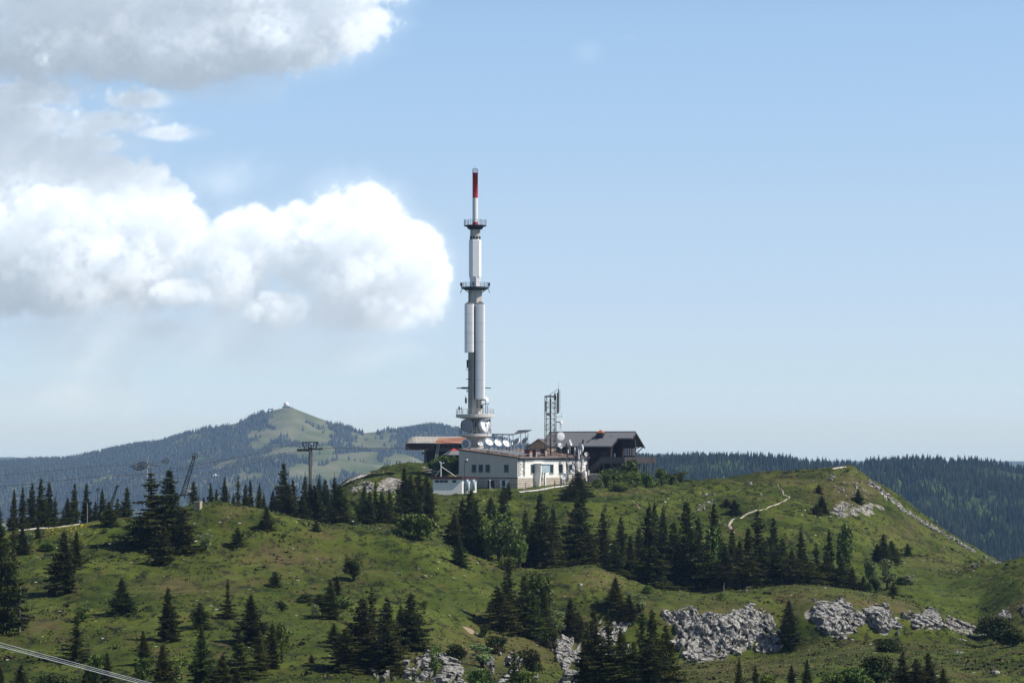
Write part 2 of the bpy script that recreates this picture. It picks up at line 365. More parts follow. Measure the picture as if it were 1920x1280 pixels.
def pchip(Dk, Z, D):
    """monotone cubic through knots Dk (K,), Z (K, n) at D (m,) -> (m, n)"""
    h = np.diff(Dk)[:, None]; dl = np.diff(Z, axis=0)/h; m = np.zeros_like(Z)
    w1 = 2*h[1:]+h[:-1]; w2 = h[1:]+2*h[:-1]; ok = dl[:-1]*dl[1:] > 0
    with np.errstate(divide='ignore', invalid='ignore'): mm = (w1+w2)/(w1/dl[:-1]+w2/dl[1:])
    m[1:-1] = np.where(ok, mm, 0); m[0] = dl[0]; m[-1] = dl[-1]
    k = np.clip(np.searchsorted(Dk, D, side='right')-1, 0, len(Dk)-2); hh = (Dk[k+1]-Dk[k])[:, None]; t = ((D-Dk[k])[:, None])/hh
    return (2*t**3-3*t**2+1)*Z[k]+(t**3-2*t**2+t)*hh*m[k]+(-2*t**3+3*t**2)*Z[k+1]+(t**3-t**2)*hh*m[k+1]
gpx = np.concatenate([np.linspace(-9000, -600, 15), np.linspace(-520, -300, 6), np.arange(-270, 2191, 5.0), np.linspace(2240, 2460, 6), np.linspace(2520, 11000, 15)])
gD = np.concatenate([np.geomspace(2, 200, 22), np.arange(205, 262, 2.5), np.arange(262, 372, 1.0), np.arange(372, 392, .5), np.arange(392, 640, .8), np.geomspace(642, 25000, 50)])
pc = np.clip(gpx, -260, 2180)
Dk = np.array([1., 30, 90, 160]+[r[0] for r in ROWS]+[760, 1100, 1800, 2600, 26000])
ones = np.ones_like(gpx)
Zk = np.array([-1.8*ones, -5*ones, -13*ones, -20.5*ones]+[zof(r[1](pc), r[0]) for r in ROWS]+[-45*ones, -110*ones, -225*ones, -310*ones, -310*ones])
GZ = pchip(Dk, Zk, gD)                       # (rows, cols)
GT = (gpx-960)/F
GX = gD[:, None]*GT[None, :]; GY = np.repeat(gD[:, None], len(gpx), 1)
GPY = 640-(F*(GZ/GY*CP-SP)/(CP+GZ/GY*SP))     # image row of every vertex, to read the masks below
far = np.clip((gD-300)/120, 0.3, 1)[:, None]*np.clip((900-gD)/200, 0, 1)[:, None]
calm = 1-.75*np.exp(-(((gD[:, None]-405)/9)**2))      # the crest keeps its line
calm = calm*(1-.8*((GX > -10) & (GX < 22) & (GY > 522) & (GY < 600)))
GZ = GZ+far*calm*(fbm(GX, GY, 17, 3, 3)*1.3+fbm(GX, GY, 4.2, 11, 3)*.8+fbm(GX, GY, 1.6, 21, 2)*.32)
nr, nc = GZ.shape
def ground_z(x, y):
    """height of the sheet at a point"""
    y = np.atleast_1d(np.asarray(y, float)); x = np.atleast_1d(np.asarray(x, float))
    r = np.interp(y, gD, np.arange(nr)); c = np.interp(x/y*F+960, gpx, np.arange(nc))
    r0 = np.clip(r.astype(int), 0, nr-2); c0 = np.clip(c.astype(int), 0, nc-2); fr = r-r0; fc = c-c0
    z = (GZ[r0, c0]*(1-fr)+GZ[r0+1, c0]*fr)*(1-fc)+(GZ[r0, c0+1]*(1-fr)+GZ[r0+1, c0+1]*fr)*fc
    return z
def gz(x, y): return float(ground_z(x, y)[0])
_scan = np.arange(232, 640, .5)
def hit(px, py, dmin=232, dmax=640):
    """distance at which the sight line meets the sheet"""
    z = ground_z(xof(px, _scan), _scan); s = zof(py, _scan)
    ok = (z >= s) & (_scan >= dmin) & (_scan <= dmax)
    if ok.any(): return float(_scan[np.argmax(ok)])
    m = (_scan >= dmin) & (_scan <= dmax)
    return float(_scan[m][np.argmin((s-z)[m])])
# where the soil differs: limestone showing through, dry brown turf, lush meadow, flowers
ROCKS = [
 ([(1245, 1150), (1300, 1140), (1350, 1155), (1400, 1135), (1455, 1160), (1465, 1205), (1440, 1222), (1390, 1215), (1350, 1232), (1290, 1240), (1270, 1205)], 1.0, 'broad grey limestone cliff below the meadow edge, behind the bottom spruces'),
 ([(1528, 1125), (1580, 1130), (1620, 1160), (1612, 1175), (1575, 1192), (1552, 1190), (1524, 1165)], 1.0, 'pale tilted limestone slabs at the middle of the right hand bank'),
 ([(1622, 1132), (1650, 1135), (1685, 1165), (1683, 1185), (1650, 1182), (1624, 1160)], .8, 'narrow limestone rib with a dark cleft, between two larger outcrops'),
 ([(1690, 1150), (1760, 1140), (1800, 1165), (1842, 1192), (1830, 1198), (1780, 1178), (1715, 1175)], .6, 'low white limestone ledge at the right end of the bank'),
 ([(1862, 1142), (1890, 1132), (1925, 1120), (1925, 1150), (1900, 1165), (1870, 1160)], .5, 'limestone outcrop above the dark bush at the right picture edge'),
 ([(690, 1256), (740, 1244), (830, 1228), (865, 1244), (872, 1275), (850, 1288), (800, 1272), (760, 1268), (720, 1275)], .55, 'whitish crag under the big spruce clump, cut by the bottom edge'),
 ([(910, 1235), (950, 1225), (990, 1240), (1000, 1275), (960, 1290), (920, 1290)], .4, 'weathered crag half hidden by a single bottom spruce'),
 ([(1035, 1210), (1080, 1180), (1110, 1165), (1180, 1168), (1180, 1235), (1120, 1245), (1070, 1290), (1045, 1270)], .45, 'light rock face seen between the tall bottom spruces'),
]
SCREE = [
 ([(1560, 955), (1578, 942), (1600, 950), (1640, 950), (1645, 958), (1600, 962), (1572, 972)], .9, 'white scree patch below the small spruces on the summit hill', 460),
 ([(1552, 880), (1600, 876), (1640, 930), (1590, 935), (1545, 905)], .22, 'thin loose stones scattered just below the summit posts', 500),
 ([(1318, 925), (1335, 925), (1338, 940), (1325, 945)], .7, 'small heap of pale stones uphill of the twin bushes', 460),
 ([(1305, 945), (1330, 945), (1325, 968), (1308, 965)], .5, 'loose white stones beside the tall slope spruce', 460),
 ([(1385, 905), (1412, 903), (1410, 912), (1388, 914)], .5, 'little stone heap near the crest left of the trail', 460),
 ([(660, 918), (690, 905), (700, 915), (690, 925), (665, 930)], .9, 'rubble bank below the end of the gravel road', 460),
 ([(708, 915), (745, 900), (752, 912), (740, 928), (718, 925)], 1.0, 'light rubble slope behind the dark grove', 460),
 ([(785, 875), (812, 872), (806, 888), (790, 884)], .8, 'pinkish rubble below the cable station', 500),
 ([(1680, 1082), (1710, 1078), (1712, 1088), (1684, 1094)], .6, 'low rock ledge in the green hollow right of the wood', 440),
 ([(1150, 1235), (1160, 1235), (1160, 1245), (1150, 1245)], .1, 'stone', 300),
]
SCREE = SCREE[:-1]
rock = np.zeros_like(GZ); PXN = np.repeat(gpx[None, :], nr, 0)
WPX = PXN+vnoise(GX/1.7, GY/1.1, 91)*26+vnoise(GX/5, GY/2.5, 93)*30; WPY = GPY+vnoise(GX/1.9, GY/.9, 92)*16
def rock_noise(x, y, px, py): return vnoise(px/13+py/30, py/22-px/60, 95)+.6*vnoise(px/6+py/11, py/13, 96)
for poly, k, _ in ROCKS: rock = np.maximum(rock, in_poly(WPX, WPY, poly)*k*(GY < 402)*(rock_noise(GX, GY, PXN, GPY) > -.12))
for poly, k, _, dm in SCREE: rock = np.maximum(rock, in_poly(WPX, WPY, poly)*k*.8*(GY > dm)*(rock_noise(GX, GY, PXN, GPY) > -.2))
for _ in range(2): rock[1:-1, 1:-1] = (rock[1:-1, 1:-1]*2+rock[:-2, 1:-1]+rock[2:, 1:-1]+rock[1:-1, :-2]+rock[1:-1, 2:])/6
dry = np.zeros_like(GZ)
def blob(px, py, rx, ry, k, d0=0, d1=1e9):
    global dry
    dry = np.maximum(dry, k*np.exp(-((PXN-px)/rx)**2-((GPY-py)/ry)**2)*(GY > d0)*(GY < d1))
for b in [(540, 1045, 90, 22, .9), (330, 1095, 60, 16, .9), (70, 1175, 60, 14, .9), (440, 955, 30, 14, .7), (620, 1000, 40, 12, .5), (1125, 1085, 60, 18, .8), (880, 1185, 18, 12, 1.0), (1640, 1135, 160, 22, .8), (1330, 1150, 120, 20, .7), (1900, 1140, 60, 25, .9), (1600, 1210, 200, 14, .5), (640, 1070, 60, 14, .5), (430, 1100, 40, 20, .5), (950, 1215, 160, 34, .8), (1080, 1180, 60, 30, .6), (1380, 1250, 120, 20, .7), (760, 1235, 80, 18, .7), (1500, 1120, 60, 18, .6), (1720, 1260, 120, 20, .5)]: blob(*b, 0, 410)
for b in [(1580, 920, 60, 30, .9), (1160, 925, 80, 8, .5), (1480, 900, 60, 10, .5), (1690, 1000, 60, 25, .5), (1740, 1050, 60, 14, .5)]: blob(*b, 440)
lush = np.zeros_like(GZ)
for px, py, rx, ry, k in [(170, 984, 70, 10, 1.0), (1700, 1080, 80, 40, .6), (1800, 1110, 80, 30, .7), (560, 1180, 60, 40, .5), (860, 1130, 50, 30, .5), (1300, 1125, 60, 12, .7)]: lush = np.maximum(lush, k*np.exp(-((PXN-px)/rx)**2-((GPY-py)/ry)**2))
def ground_material():
    m = bpy.data.materials.new('alpine_turf'); m.use_nodes = True; t = m.node_tree; b = t.nodes['Principled BSDF']
    b.inputs['Roughness'].default_value = .92; b.inputs['Specular IOR Level'].default_value = .12
    L = t.links.new; tcn = t.nodes.new('ShaderNodeTexCoord')
    def nz(s, det=5, rough=.6, stretch=None):
        n = t.nodes.new('ShaderNodeTexNoise'); n.inputs['Scale'].default_value = s; n.inputs['Detail'].default_value = det; n.inputs['Roughness'].default_value = rough
        if stretch:
            mp = t.nodes.new('ShaderNodeMapping'); mp.inputs['Scale'].default_value = stretch; L(tcn.outputs['Object'], mp.inputs[0]); L(mp.outputs[0], n.inputs[0])
        else: L(tcn.outputs['Object'], n.inputs[0])
        return n.outputs[0]
    def ramp(x, a, c, ca=(0, 0, 0), cb=(1, 1, 1)):
        r = t.nodes.new('ShaderNodeValToRGB'); r.color_ramp.elements[0].position = a; r.color_ramp.elements[1].position = c
        r.color_ramp.elements[0].color = (*ca, 1); r.color_ramp.elements[1].color = (*cb, 1); L(x, r.inputs[0]); return r.outputs[0]
    def mix(f, a, c, bt='MIX'):
        n = t.nodes.new('ShaderNodeMix'); n.data_type = 'RGBA'; n.blend_type = bt
        for i, q in ((0, f), (6, a), (7, c)):
            if isinstance(q, tuple): n.inputs[i].default_value = (*q, 1)
            elif isinstance(q, (int, float)): n.inputs[i].default_value = q
            else: L(q, n.inputs[i])
        return n.outputs[2]
    def at(n_): a = t.nodes.new('ShaderNodeAttribute'); a.attribute_name = n_; return a.outputs['Fac']
    def mm(op, a, c):
        n = t.nodes.new('ShaderNodeMath'); n.operation = op; n.use_clamp = True
        for i, q in ((0, a), (1, c)):
            if isinstance(q, (int, float)): n.inputs[i].default_value = q
            else: L(q, n.inputs[i])
        return n.outputs[0]
    base = mix(ramp(nz(.09, 6, .62), .38, .62), (.032, .050, .006), (.092, .118, .017))
    base = mix(ramp(nz(.33, 6, .7, (1, .45, 1)), .52, .70), base, (.100, .078, .030))
    base = mix(ramp(nz(.8, 4, .7, (1, .4, 1)), .50, .62), base, (.014, .022, .007))
    base = mix(mm('MULTIPLY', at('lush'), .8), base, (.085, .120, .022))
    base = mix(mm('MULTIPLY', at('dry'), ramp(nz(.5, 5, .7), .35, .6)), base, (.14, .105, .050))
    rk = mm('MULTIPLY', ramp(mm('ADD', at('rock'), mm('SUBTRACT', nz(1.1, 6, .7), .55)), .30, .48), ramp(at('rock'), .02, .10))
    stone = mix(ramp(nz(1.6, 6, .75), .35, .6), (.08, .065, .04), (.38, .365, .33))
    base = mix(rk, base, stone)
    # small stones strewn in the turf
    vo = t.nodes.new('ShaderNodeTexVoronoi'); vo.inputs['Scale'].default_value = .55; L(tcn.outputs['Object'], vo.inputs[0])
    spk = mm('MULTIPLY', ramp(vo.outputs['Distance'], .10, .13, (1, 1, 1), (0, 0, 0)), ramp(nz(.12, 3, .6), .50, .62))
    base = mix(spk, base, (.50, .48, .42))
    L(base, b.inputs['Base Color'])
    bn = t.nodes.new('ShaderNodeBump'); bn.inputs['Strength'].default_value = .9; bn.inputs['Distance'].default_value = .45
    L(mix(.5, nz(1.3, 7, .75), nz(.45, 5, .7)), bn.inputs['Height']); L(bn.outputs[0], b.inputs['Normal'])
    return m
M['turf'] = ground_material()
ii = np.arange(nr-1)[:, None]*nc+np.arange(nc-1)[None, :]
FQ = np.stack([ii, ii+1, ii+nc+1, ii+nc], -1).reshape(-1, 4)
ground = bpy.data.objects.new('ground', np_mesh('ground', np.stack([GX, GY, GZ], -1), FQ, M['turf'], smooth=True, attrs={'rock': rock, 'dry': np.clip(dry, 0, 1), 'lush': lush}))
link(ground); tag(ground, kind='structure')

# ------------------------------------------------------------------ far hills with their woods
def hill(name, rows, px0, px1, step, mname, seed, amp, period):
    cols = np.arange(px0, px1, step); Dr = np.array([r[0] for r in rows], float)
    Z = np.array([zof(r[1](cols), r[0]) if callable(r[1]) else np.full(len(cols), float(r[1])) for r in rows])
    D = np.concatenate([np.linspace(Dr[i], Dr[i+1], 26, endpoint=False) for i in range(len(Dr)-1)]+[[Dr[-1]]])
    z = pchip(Dr, Z, D); x = D[:, None]*((cols-960)/F)[None, :]; y = np.repeat(D[:, None], len(cols), 1)
    crest_i = np.argmax([np.mean(q) for q in z]); keep = np.clip(np.abs(D-D[crest_i])/(D[-1]-D[0])*7, .09, 1)[:, None]
    z = z+fbm(x, y, period, seed, 4, .55)*amp*keep
    a, c = z.shape; i = np.arange(a-1)[:, None]*c+np.arange(c-1)[None, :]
    o = bpy.data.objects.new(name, np_mesh(name, np.stack([x, y, z], -1), np.stack([i, i+1, i+c+1, i+c], -1).reshape(-1, 4), M[mname], smooth=True))
    link(o); tag(o, kind='structure')
    def zf(X, Y):
        r = np.interp(Y, D, np.arange(a)); k = np.interp(X/Y*F+960, cols, np.arange(c))
        r0 = np.clip(r.astype(int), 0, a-2); c0 = np.clip(k.astype(int), 0, c-2); fr = r-r0; fc = k-c0
        return (z[r0, c0]*(1-fr)+z[r0+1, c0]*fr)*(1-fc)+(z[r0, c0+1]*(1-fr)+z[r0+1, c0+1]*fr)*fc
    return zf
def far_turf(name, a, c, s):
    return mat(name, a, .95, col2=c, scale=s, thr=(.40, .62), spec=0)
M['far_meadow'] = far_turf('far_meadow', (.085, .115, .045), (.17, .18, .12), .012)
M['far_floor'] = far_turf('far_floor', (.03, .045, .018), (.06, .08, .03), .02)
M['far_ridge'] = far_turf('far_ridge', (.04, .06, .03), (.06, .08, .04), .002)
MCREST = curve('-900:880 -300:872 0:868 40:865 60:862 120:862 180:851 250:836 300:831 350:814 380:804 430:797 450:792 480:778 515:769 532:765 548:765 560:770 600:786 640:799 680:813 730:808 760:809 800:801 820:800 850:807 870:811 920:822 1000:842 1060:852 1150:856 1300:858 1500:862 2000:880', False)
MT = hill('mountain', [(3600, -330), (4300, -250), (5200, curve('-900:960 0:945 300:925 540:890 700:900 900:905 1100:915 2000:925')), (6000, curve('-900:905 0:890 200:875 350:850 450:826 540:812 640:836 700:838 800:832 900:845 1100:868 2000:890')), (6400, MCREST), (7200, -60), (8600, -330)], -900, 1500, 7, 'far_meadow', 31, 44, 330)
RCREST = curve('300:1450 560:1330 700:1120 820:940 1000:880 1100:872 1225:868 1300:866 1400:865 1480:867 1540:877 1600:880 1615:882 1632:870 1640:873 1680:872 1740:868 1800:869 1860:878 1920:889 2100:900 2600:905')
RH = hill('hills', [(1700, -230), (2200, curve('300:1640 700:1400 900:1130 1060:1090 1600:1085 1920:1078 2700:1080')), (2650, curve('300:1500 700:1250 860:990 1060:955 1300:950 1600:965 1750:945 1920:955 2700:965')), (3000, RCREST), (3300, curve('300:1400 700:1200 900:985 1060:924 2900:924')), (4000, -330)], 300, 2900, 6, 'far_floor', 41, 15, 160)
DR = hill('distant_ridge', [(11000, -330), (12200, curve('-3000:862 -200:858 0:857 30:856 70:861 200:866 600:868 1000:866 1225:862 1500:864 5000:866')), (13500, -330)], -3200, 5200, 25, 'far_ridge', 51, 10, 900)

def cones(name, x, y, z, h, r, m, seed, tiers=2, n=6):
    """a wood seen from kilometres away: small tiered spruces in one mesh"""
    rg = np.random.RandomState(seed); k = len(x); a = np.arange(n)*2*np.pi/n
    V = []; Fc = []
    base = 0; rot = rg.rand(k)*6.28
    for tt in range(tiers):
        f0 = tt*.42; rr = r*(1-.42*tt)
        ca, sa = np.cos(a[None]+rot[:, None]+tt), np.sin(a[None]+rot[:, None]+tt); j = 1+(rg.rand(k, n)-.5)*.5
        ring = np.stack([x[:, None]+rr[:, None]*ca*j, y[:, None]+rr[:, None]*sa*j, (z+h*(f0-.02))[:, None]+h[:, None]*(rg.rand(k, n)-.5)*.10], -1)
        top = np.stack([x, y, z+h*(.62+.38*tt if tiers > 1 else 1.0)], -1)[:, None, :]
        V.append(np.concatenate([ring, top], 1).reshape(-1, 3))
        i = base+np.arange(k)[:, None]*(n+1)+np.arange(n)[None, :]; i2 = base+np.arange(k)[:, None]*(n+1)+(np.arange(n)[None, :]+1) % n
        tp = base+np.arange(k)[:, None]*(n+1)+n+0*i; Fc.append(np.stack([i, i2, tp], -1).reshape(-1, 3)); base += k*(n+1)
    o = bpy.data.objects.new(name, np_mesh(name, np.concatenate(V), np.concatenate(Fc), m)); link(o); return o
rg = np.random.RandomState(5)
# right ridge: closed spruce wood with a few broadleaved crowns
k = 24000; D_ = rg.uniform(2150, 3060, k); px_ = rg.uniform(600, 2500, k); x_ = xof(px_, D_); z_ = RH(x_, D_)
keep = ~(in_poly(px_, D_, [(1815, 2890), (1870, 2850), (1960, 2860), (1960, 2990), (1850, 2985)]) & (rg.rand(k) < .8)); x_, y_, z_, px_ = x_[keep], D_[keep], z_[keep], px_[keep]
hh = rg.uniform(6, 12.5, len(x_))*(1-.25*(vnoise(x_/30, y_/30, 77) > .1)); bl = (vnoise(x_/25, y_/60, 66)+rg.rand(len(x_))*.5 > .62) & (y_ < 2930)
tag(cones('forest', x_[~bl], y_[~bl], z_[~bl], hh[~bl], hh[~bl]*.22, M['far_needles'], 3), 'dense spruce forest covering the far ridge on the right', 'forest', kind='stuff')
tag(cones('broadleaf_forest', x_[bl], y_[bl], z_[bl], hh[bl]*.6, hh[bl]*.42, M['far_broadleaf'], 4, 2, 7), 'lighter broadleaf crowns mixed into the forest of the right ridge', 'forest', kind='stuff')
# mountain: woods in bands and patches, meadow above
k = 68000; D_ = rg.uniform(4900, 6420, k); px_ = rg.uniform(-500, 1480, k); x_ = xof(px_, D_); z_ = MT(x_, D_)
zr = (z_-zof(MCREST(px_), 6400))/100.0
dens = fbm(x_, D_*.55, 90, 88, 4, .62)+.8*fbm(x_, D_*.7, 26, 89, 2, .6)*(D_ > 5900)+.10
sm = np.clip((430-px_)/170, 0, 1); dens = dens*1.5*(1-sm)+sm*.6-.10*(1-sm)
open_ = in_poly(px_, D_, [(512, 6480), (510, 6120), (535, 6010), (556, 6160), (600, 6230), (690, 6480)]) | in_poly(px_, D_, [(400, 6480), (395, 6300), (440, 6260), (470, 6350), (500, 6480)])
dens = np.where(open_, -.5, dens); dens = np.where((px_ > 745) & (px_ < 900) & (D_ > 6150), .6, dens); dens = np.where((D_ > 6330) & (px_ > 400) & (px_ < 720), dens-.45, dens)
kp = dens+rg.uniform(-.09, .09, k) > .05
x_, y_, z_ = x_[kp], D_[kp], z_[kp]; hh = rg.uniform(6, 12, len(x_))
tag(cones('mountain_forest', x_, y_, z_, hh, hh*.28, M['hazed_needles'], 6, 1, 5), 'haze-tinted spruce forest in patches over the distant mountain', 'forest', kind='stuff')

# ------------------------------------------------------------------ air: everything stands inside it
if HAZE:
    hz = MB().bx(-9500, 9500, -40, 14500, -340, 140).build('haze', bpy.data.materials.new('haze'))
    hm = hz.data.materials[0]; hm.use_nodes = True; t = hm.node_tree; t.nodes.clear()
    vol = t.nodes.new('ShaderNodeVolumePrincipled'); ho = t.nodes.new('ShaderNodeOutputMaterial'); t.links.new(vol.outputs[0], ho.inputs['Volume'])
    vol.inputs['Color'].default_value = (.32, .56, 1.0, 1); vol.inputs['Absorption Color'].default_value = (1, 1, 1, 1); vol.inputs['Density'].default_value = .000074; vol.inputs['Anisotropy'].default_value = .1
    tag(hz, 'thin blue summer haze lying over the valley and far hills', 'haze', kind='stuff')

# ------------------------------------------------------------------ communication tower
def child(mb, name, m, parent, **k): return mb.build(name, M[m], parent, **k)
TD = 548.0; TX = xof(890.8, TD)
def tz(py): return zof(py, TD)-zof(905, TD)
def tw(px): return xof(px, TD)-TX
TB = zof(905, TD)
tower = empty('communication_tower', (TX, TD, TB), 0, 'tall slim concrete telecom tower with ring decks, dish antennas and a red and white tip', 'tower')
child(MB().lathe([(1.75, -1.5), (1.6, tz(815))], n=20), 'tower_base', 'concrete', tower)
child(MB().lathe([(1.52, tz(815)), (1.38, tz(779)), (1.36, tz(660)), (1.32, tz(541))], n=8, sm=False, ph=.2), 'shaft', 'concrete', tower)
for py in (676, 693, 711): child(MB().box((-1.05, -.95, tz(py)), (1.5, .25, .12), rz=.5), 'shaft_clamp', 'dark_steel', tower)
s = MB()
for x in (-.2, .2): s.tube((x-.9, -1.22, tz(775)), (x-.9, -1.12, tz(662)), .03, n=4)
for k in range(36): z = tz(775)+k*.31; s.tube((-1.1, -1.2, z), (-.7, -1.2, z), .018, n=3)
child(s, 'ladder', 'grey_steel', tower)
child(MB().tube((.15, -1.5, tz(812)), (.15, -1.42, tz(783)), .06, n=5).tube((-.3, -1.5, tz(812)), (-.3, -1.4, tz(783)), .05, n=5).tube((.45, -1.42, tz(775)), (.4, -1.36, tz(750)), .05, n=5).tube((-1.2, -.9, tz(568)), (-1.15, -.85, tz(545)), .05, n=5), 'cable_bundle', 'dark_steel', tower)
def deck(py0, py1, r, m='concrete_light', rail=True, h=.95, nm='ring_deck', n=22, under=None):
    d = MB().lathe([(r*.62, tz(py1)-.28), (r, tz(py1)), (r, tz(py0))] if under is None else under, n=28, sm=False)
    o = child(d, nm, m, tower)
    if rail: child(MB().ring_rail(r*.97, tz(py0), h, n=n, t=.035), 'railing', 'light_steel' if m != 'dark_steel' else 'grey_steel', o)
    return o
deck(813, 817.5, 3.15, h=1.0)
deck(776.5, 782, 3.65, h=.95)
d3 = deck(538, 541.5, 2.55, 'dark_steel', h=.8, n=16)
for a in (2.9, 3.35, .25, -.2, 1.6, 4.6):
    x, y = 2.75*math.cos(a), 2.75*math.sin(a)
    child(MB().lathe([(.16, -.3), (.16, .3)], (x, y, tz(533)), 8).tube((x, y, tz(540)), (x*.93, y*.93, tz(531)), .05).tube((x*.9, y*.9, tz(540)), (x*1.05, y*1.05, tz(549)), .035), 'outrigger_antenna', 'dark_steel', d3)
for i in range(8):
    s = MB(); a = i*math.pi/4+.3; s.tube((1.3*math.cos(a), 1.3*math.sin(a), tz(549)), (2.4*math.cos(a), 2.4*math.sin(a), tz(541)), .05, n=4)
    child(s, 'bracket', 'dark_steel', d3)
child(MB().lathe([(1.0, tz(538)), (1.0, tz(528)), (1.12, tz(519))], n=8, sm=False, ph=.2), 'transition_cone', 'radome', tower)
child(MB().lathe([(1.05, tz(520)), (1.2, tz(519)), (1.2, tz(450.5)), (1.0, tz(449))], n=6, sm=False, ph=.15), 'upper_radome', 'radome', tower)
child(MB().lathe([(.98, tz(451)), (.95, tz(429))], n=16), 'neck', 'concrete', tower)
for i in range(10):
    s = MB(); a = i*math.pi/5+.1; s.box((.98*math.cos(a), .98*math.sin(a), tz(446)), (.1, .34, .5), rz=a)
    child(s, 'neck_window', 'glass', tower)
d4 = deck(422.5, 425, 2.15, 'dark_steel', h=.95, n=14, under=[(.95, tz(431)), (1.35, tz(429.5)), (1.6, tz(425.5)), (2.15, tz(424)), (2.15, tz(422.5))])
for a in (0, .5, 1.1, 2.4, 3.14, 3.5, 4.3, 5.2): child(MB().tube((2.1*math.cos(a), 2.1*math.sin(a), tz(423)), (2.1*math.cos(a), 2.1*math.sin(a), tz(411.5)), .03, n=4), 'whip_antenna', 'grey_steel', d4)
child(MB().lathe([(.56, tz(422.5)), (.56, tz(417))], n=14), 'mast_foot', 'red_paint', tower)
child(MB().lathe([(.52, tz(417)), (.52, tz(371.5))], n=14), 'white_mast', 'white_paint', tower)
top = child(MB().lathe([(.52, tz(371.5)), (.52, tz(325)), (.60, tz(325)), (.60, tz(324))], n=14), 'red_mast', 'red_paint', tower)
child(MB().ring_rail(.5, tz(324), .75, 8, .035).tube((0, 0, tz(324)), (0, 0, tz(311)), .045, .02), 'tip_railing', 'grey_steel', top)
def panel_radome(x0, x1, py0, py1, y, nm='panel_radome'):
    """long sheet metal radome with rounded corners and a hipped cap"""
    cx_, wx, wy = (x0+x1)/2, (x1-x0)/2, .95; r = .45; pts = []
    for sx_, sy_, a0 in ((1, 1, 0), (-1, 1, 90), (-1, -1, 180), (1, -1, 270)):
        for q in range(5):
            a = math.radians(a0+q*22.5); pts.append((cx_+sx_*(wx-r)+r*math.cos(a), y+sy_*(wy-r)+r*math.sin(a)))
    z0, z1 = tz(py1), tz(py0); n = len(pts); m_ = MB()
    vs = [(a, b, z0) for a, b in pts]+[(a, b, z1) for a, b in pts]
    m_.add(vs, [(i, (i+1) % n, n+(i+1) % n, n+i) for i in range(n)], True)
    m_.add(vs[:n], [tuple(range(n-1, -1, -1))])
    o = child(m_, nm, 'radome', tower)
    cv = [(a, b, z1+.005) for a, b in pts]+[(cx_+(a-cx_)*.15, y+(b-y)*.15, z1+.55) for a, b in pts]
    child(MB().add(cv, [(i, (i+1) % n, n+(i+1) % n, n+i) for i in range(n)]+[tuple(range(n, 2*n))]), 'cap', 'grey_steel', o)
    sm = MB()
    for i in range(1, 5):
        zz = z0+(z1-z0)*i/5; ring = [(cx_+(a-cx_)*1.006, y+(b-y)*1.006, zz-.02) for a, b in pts]
        sm.add(ring+[(a, b, zz+.02) for a, b, _ in ring], [(i_, (i_+1) % n, n+(i_+1) % n, n+i_) for i_ in range(n)])
    child(sm, 'seam', 'light_steel', o)
panel_radome(tw(871.2), tw(889.2), 571, 661, -1.35)
panel_radome(tw(891.6), tw(909.5), 571, 748.5, -1.25)
child(MB().bx(tw(889.4), tw(891.3), -1.6, -1.2, tz(748), tz(572)), 'riser', 'dark_red', tower)
s = MB()
for sx_, x1 in ((-1, tw(856)), (1, tw(920.5))):
    for yy, e in ((-.4, 0), (.4, .2)): s.tube((0, yy, tz(727.5)+e*.4), (x1, yy, tz(727.5)+e*.4), .06, n=5)
    for q in range(7): s.tube((x1*(.5+q*.08), -.75, tz(727.5)), (x1*(.5+q*.08), .75, tz(727.5)), .03, n=4)
s.bx(-2.6, -1.2, -.6, -.35, tz(729), tz(725.5))
child(s, 'crossed_yagi', 'dark_steel', tower)
def dish(c, aim, r, parent=None, m='dish_white', depth=.28, name='dish_antenna', back='dish_white', drum=.25, mount=None, label=None, group=None):
    """drum reflector: c rim centre, aim facing direction; children shroud, feed, mount"""
    q = Vector(aim).normalized().to_track_quat('Z', 'Y').to_matrix(); c = Vector(c)
    pr = [(r*k/6, -depth*r*(1-(k/6)**2)) for k in range(7)]
    root = MB().lathe([(0.001, -depth*r-.02)]+[(r*k/6*.99, -depth*r*(1-(k/6)**2)-.03) for k in range(1, 7)], n=22, M=q)
    root.lathe([(0.001, -depth*r)]+pr[1:], n=22, M=q)
    if parent is None:
        o = root.build(name, M[m], None, loc=c, recalc=False); tag(o, label, 'satellite dish', group); k0 = Vector((0, 0, 0)); pa = o
    else:
        o = root.build(name, M[m], parent, loc=c, recalc=False); pa = o
    MB().lathe([(r, -.02), (r*1.02, -.02), (r*1.02, drum*r), (r*.985, drum*r), (r*.985, -.02)], n=24, M=q).build('shroud', M[back], pa)
    f = MB().lathe([(.05, -depth*r), (.05, r*.35), (.11, r*.36), (.11, r*.46)], n=8, M=q)
    f.build('feed_horn', M['grey_steel'], pa)
    if mount is not None:
        mm_ = MB().tube(q @ Vector((0, 0, -depth*r)), Vector(mount)-c, .09, n=6); mm_.build('mount', M['grey_steel'], pa)
    return o
def radome_dish(c, aim, r, parent, m, rim='dish_white', name='drum_antenna', mount=None):
    """drum antenna closed with a membrane"""
    q = Vector(aim).normalized().to_track_quat('Z', 'Y').to_matrix(); c = Vector(c)
    o = MB().lathe([(.001, .10*r), (r*.5, .07*r), (r*.93, 0), (r*.97, -.01)], n=26, M=q).build(name, M[m], parent, loc=c, recalc=False)
    MB().lathe([(r*.96, .02), (r, .02), (r, -.55*r), (r*.5, -.85*r), (.001, -.9*r)], n=26, M=q).build('drum', M[rim], o, recalc=True)
    if mount is not None: MB().tube(q @ Vector((0, 0, -.8*r)), Vector(mount)-c, .12, n=6).build('mount', M['grey_steel'], o)
    return o
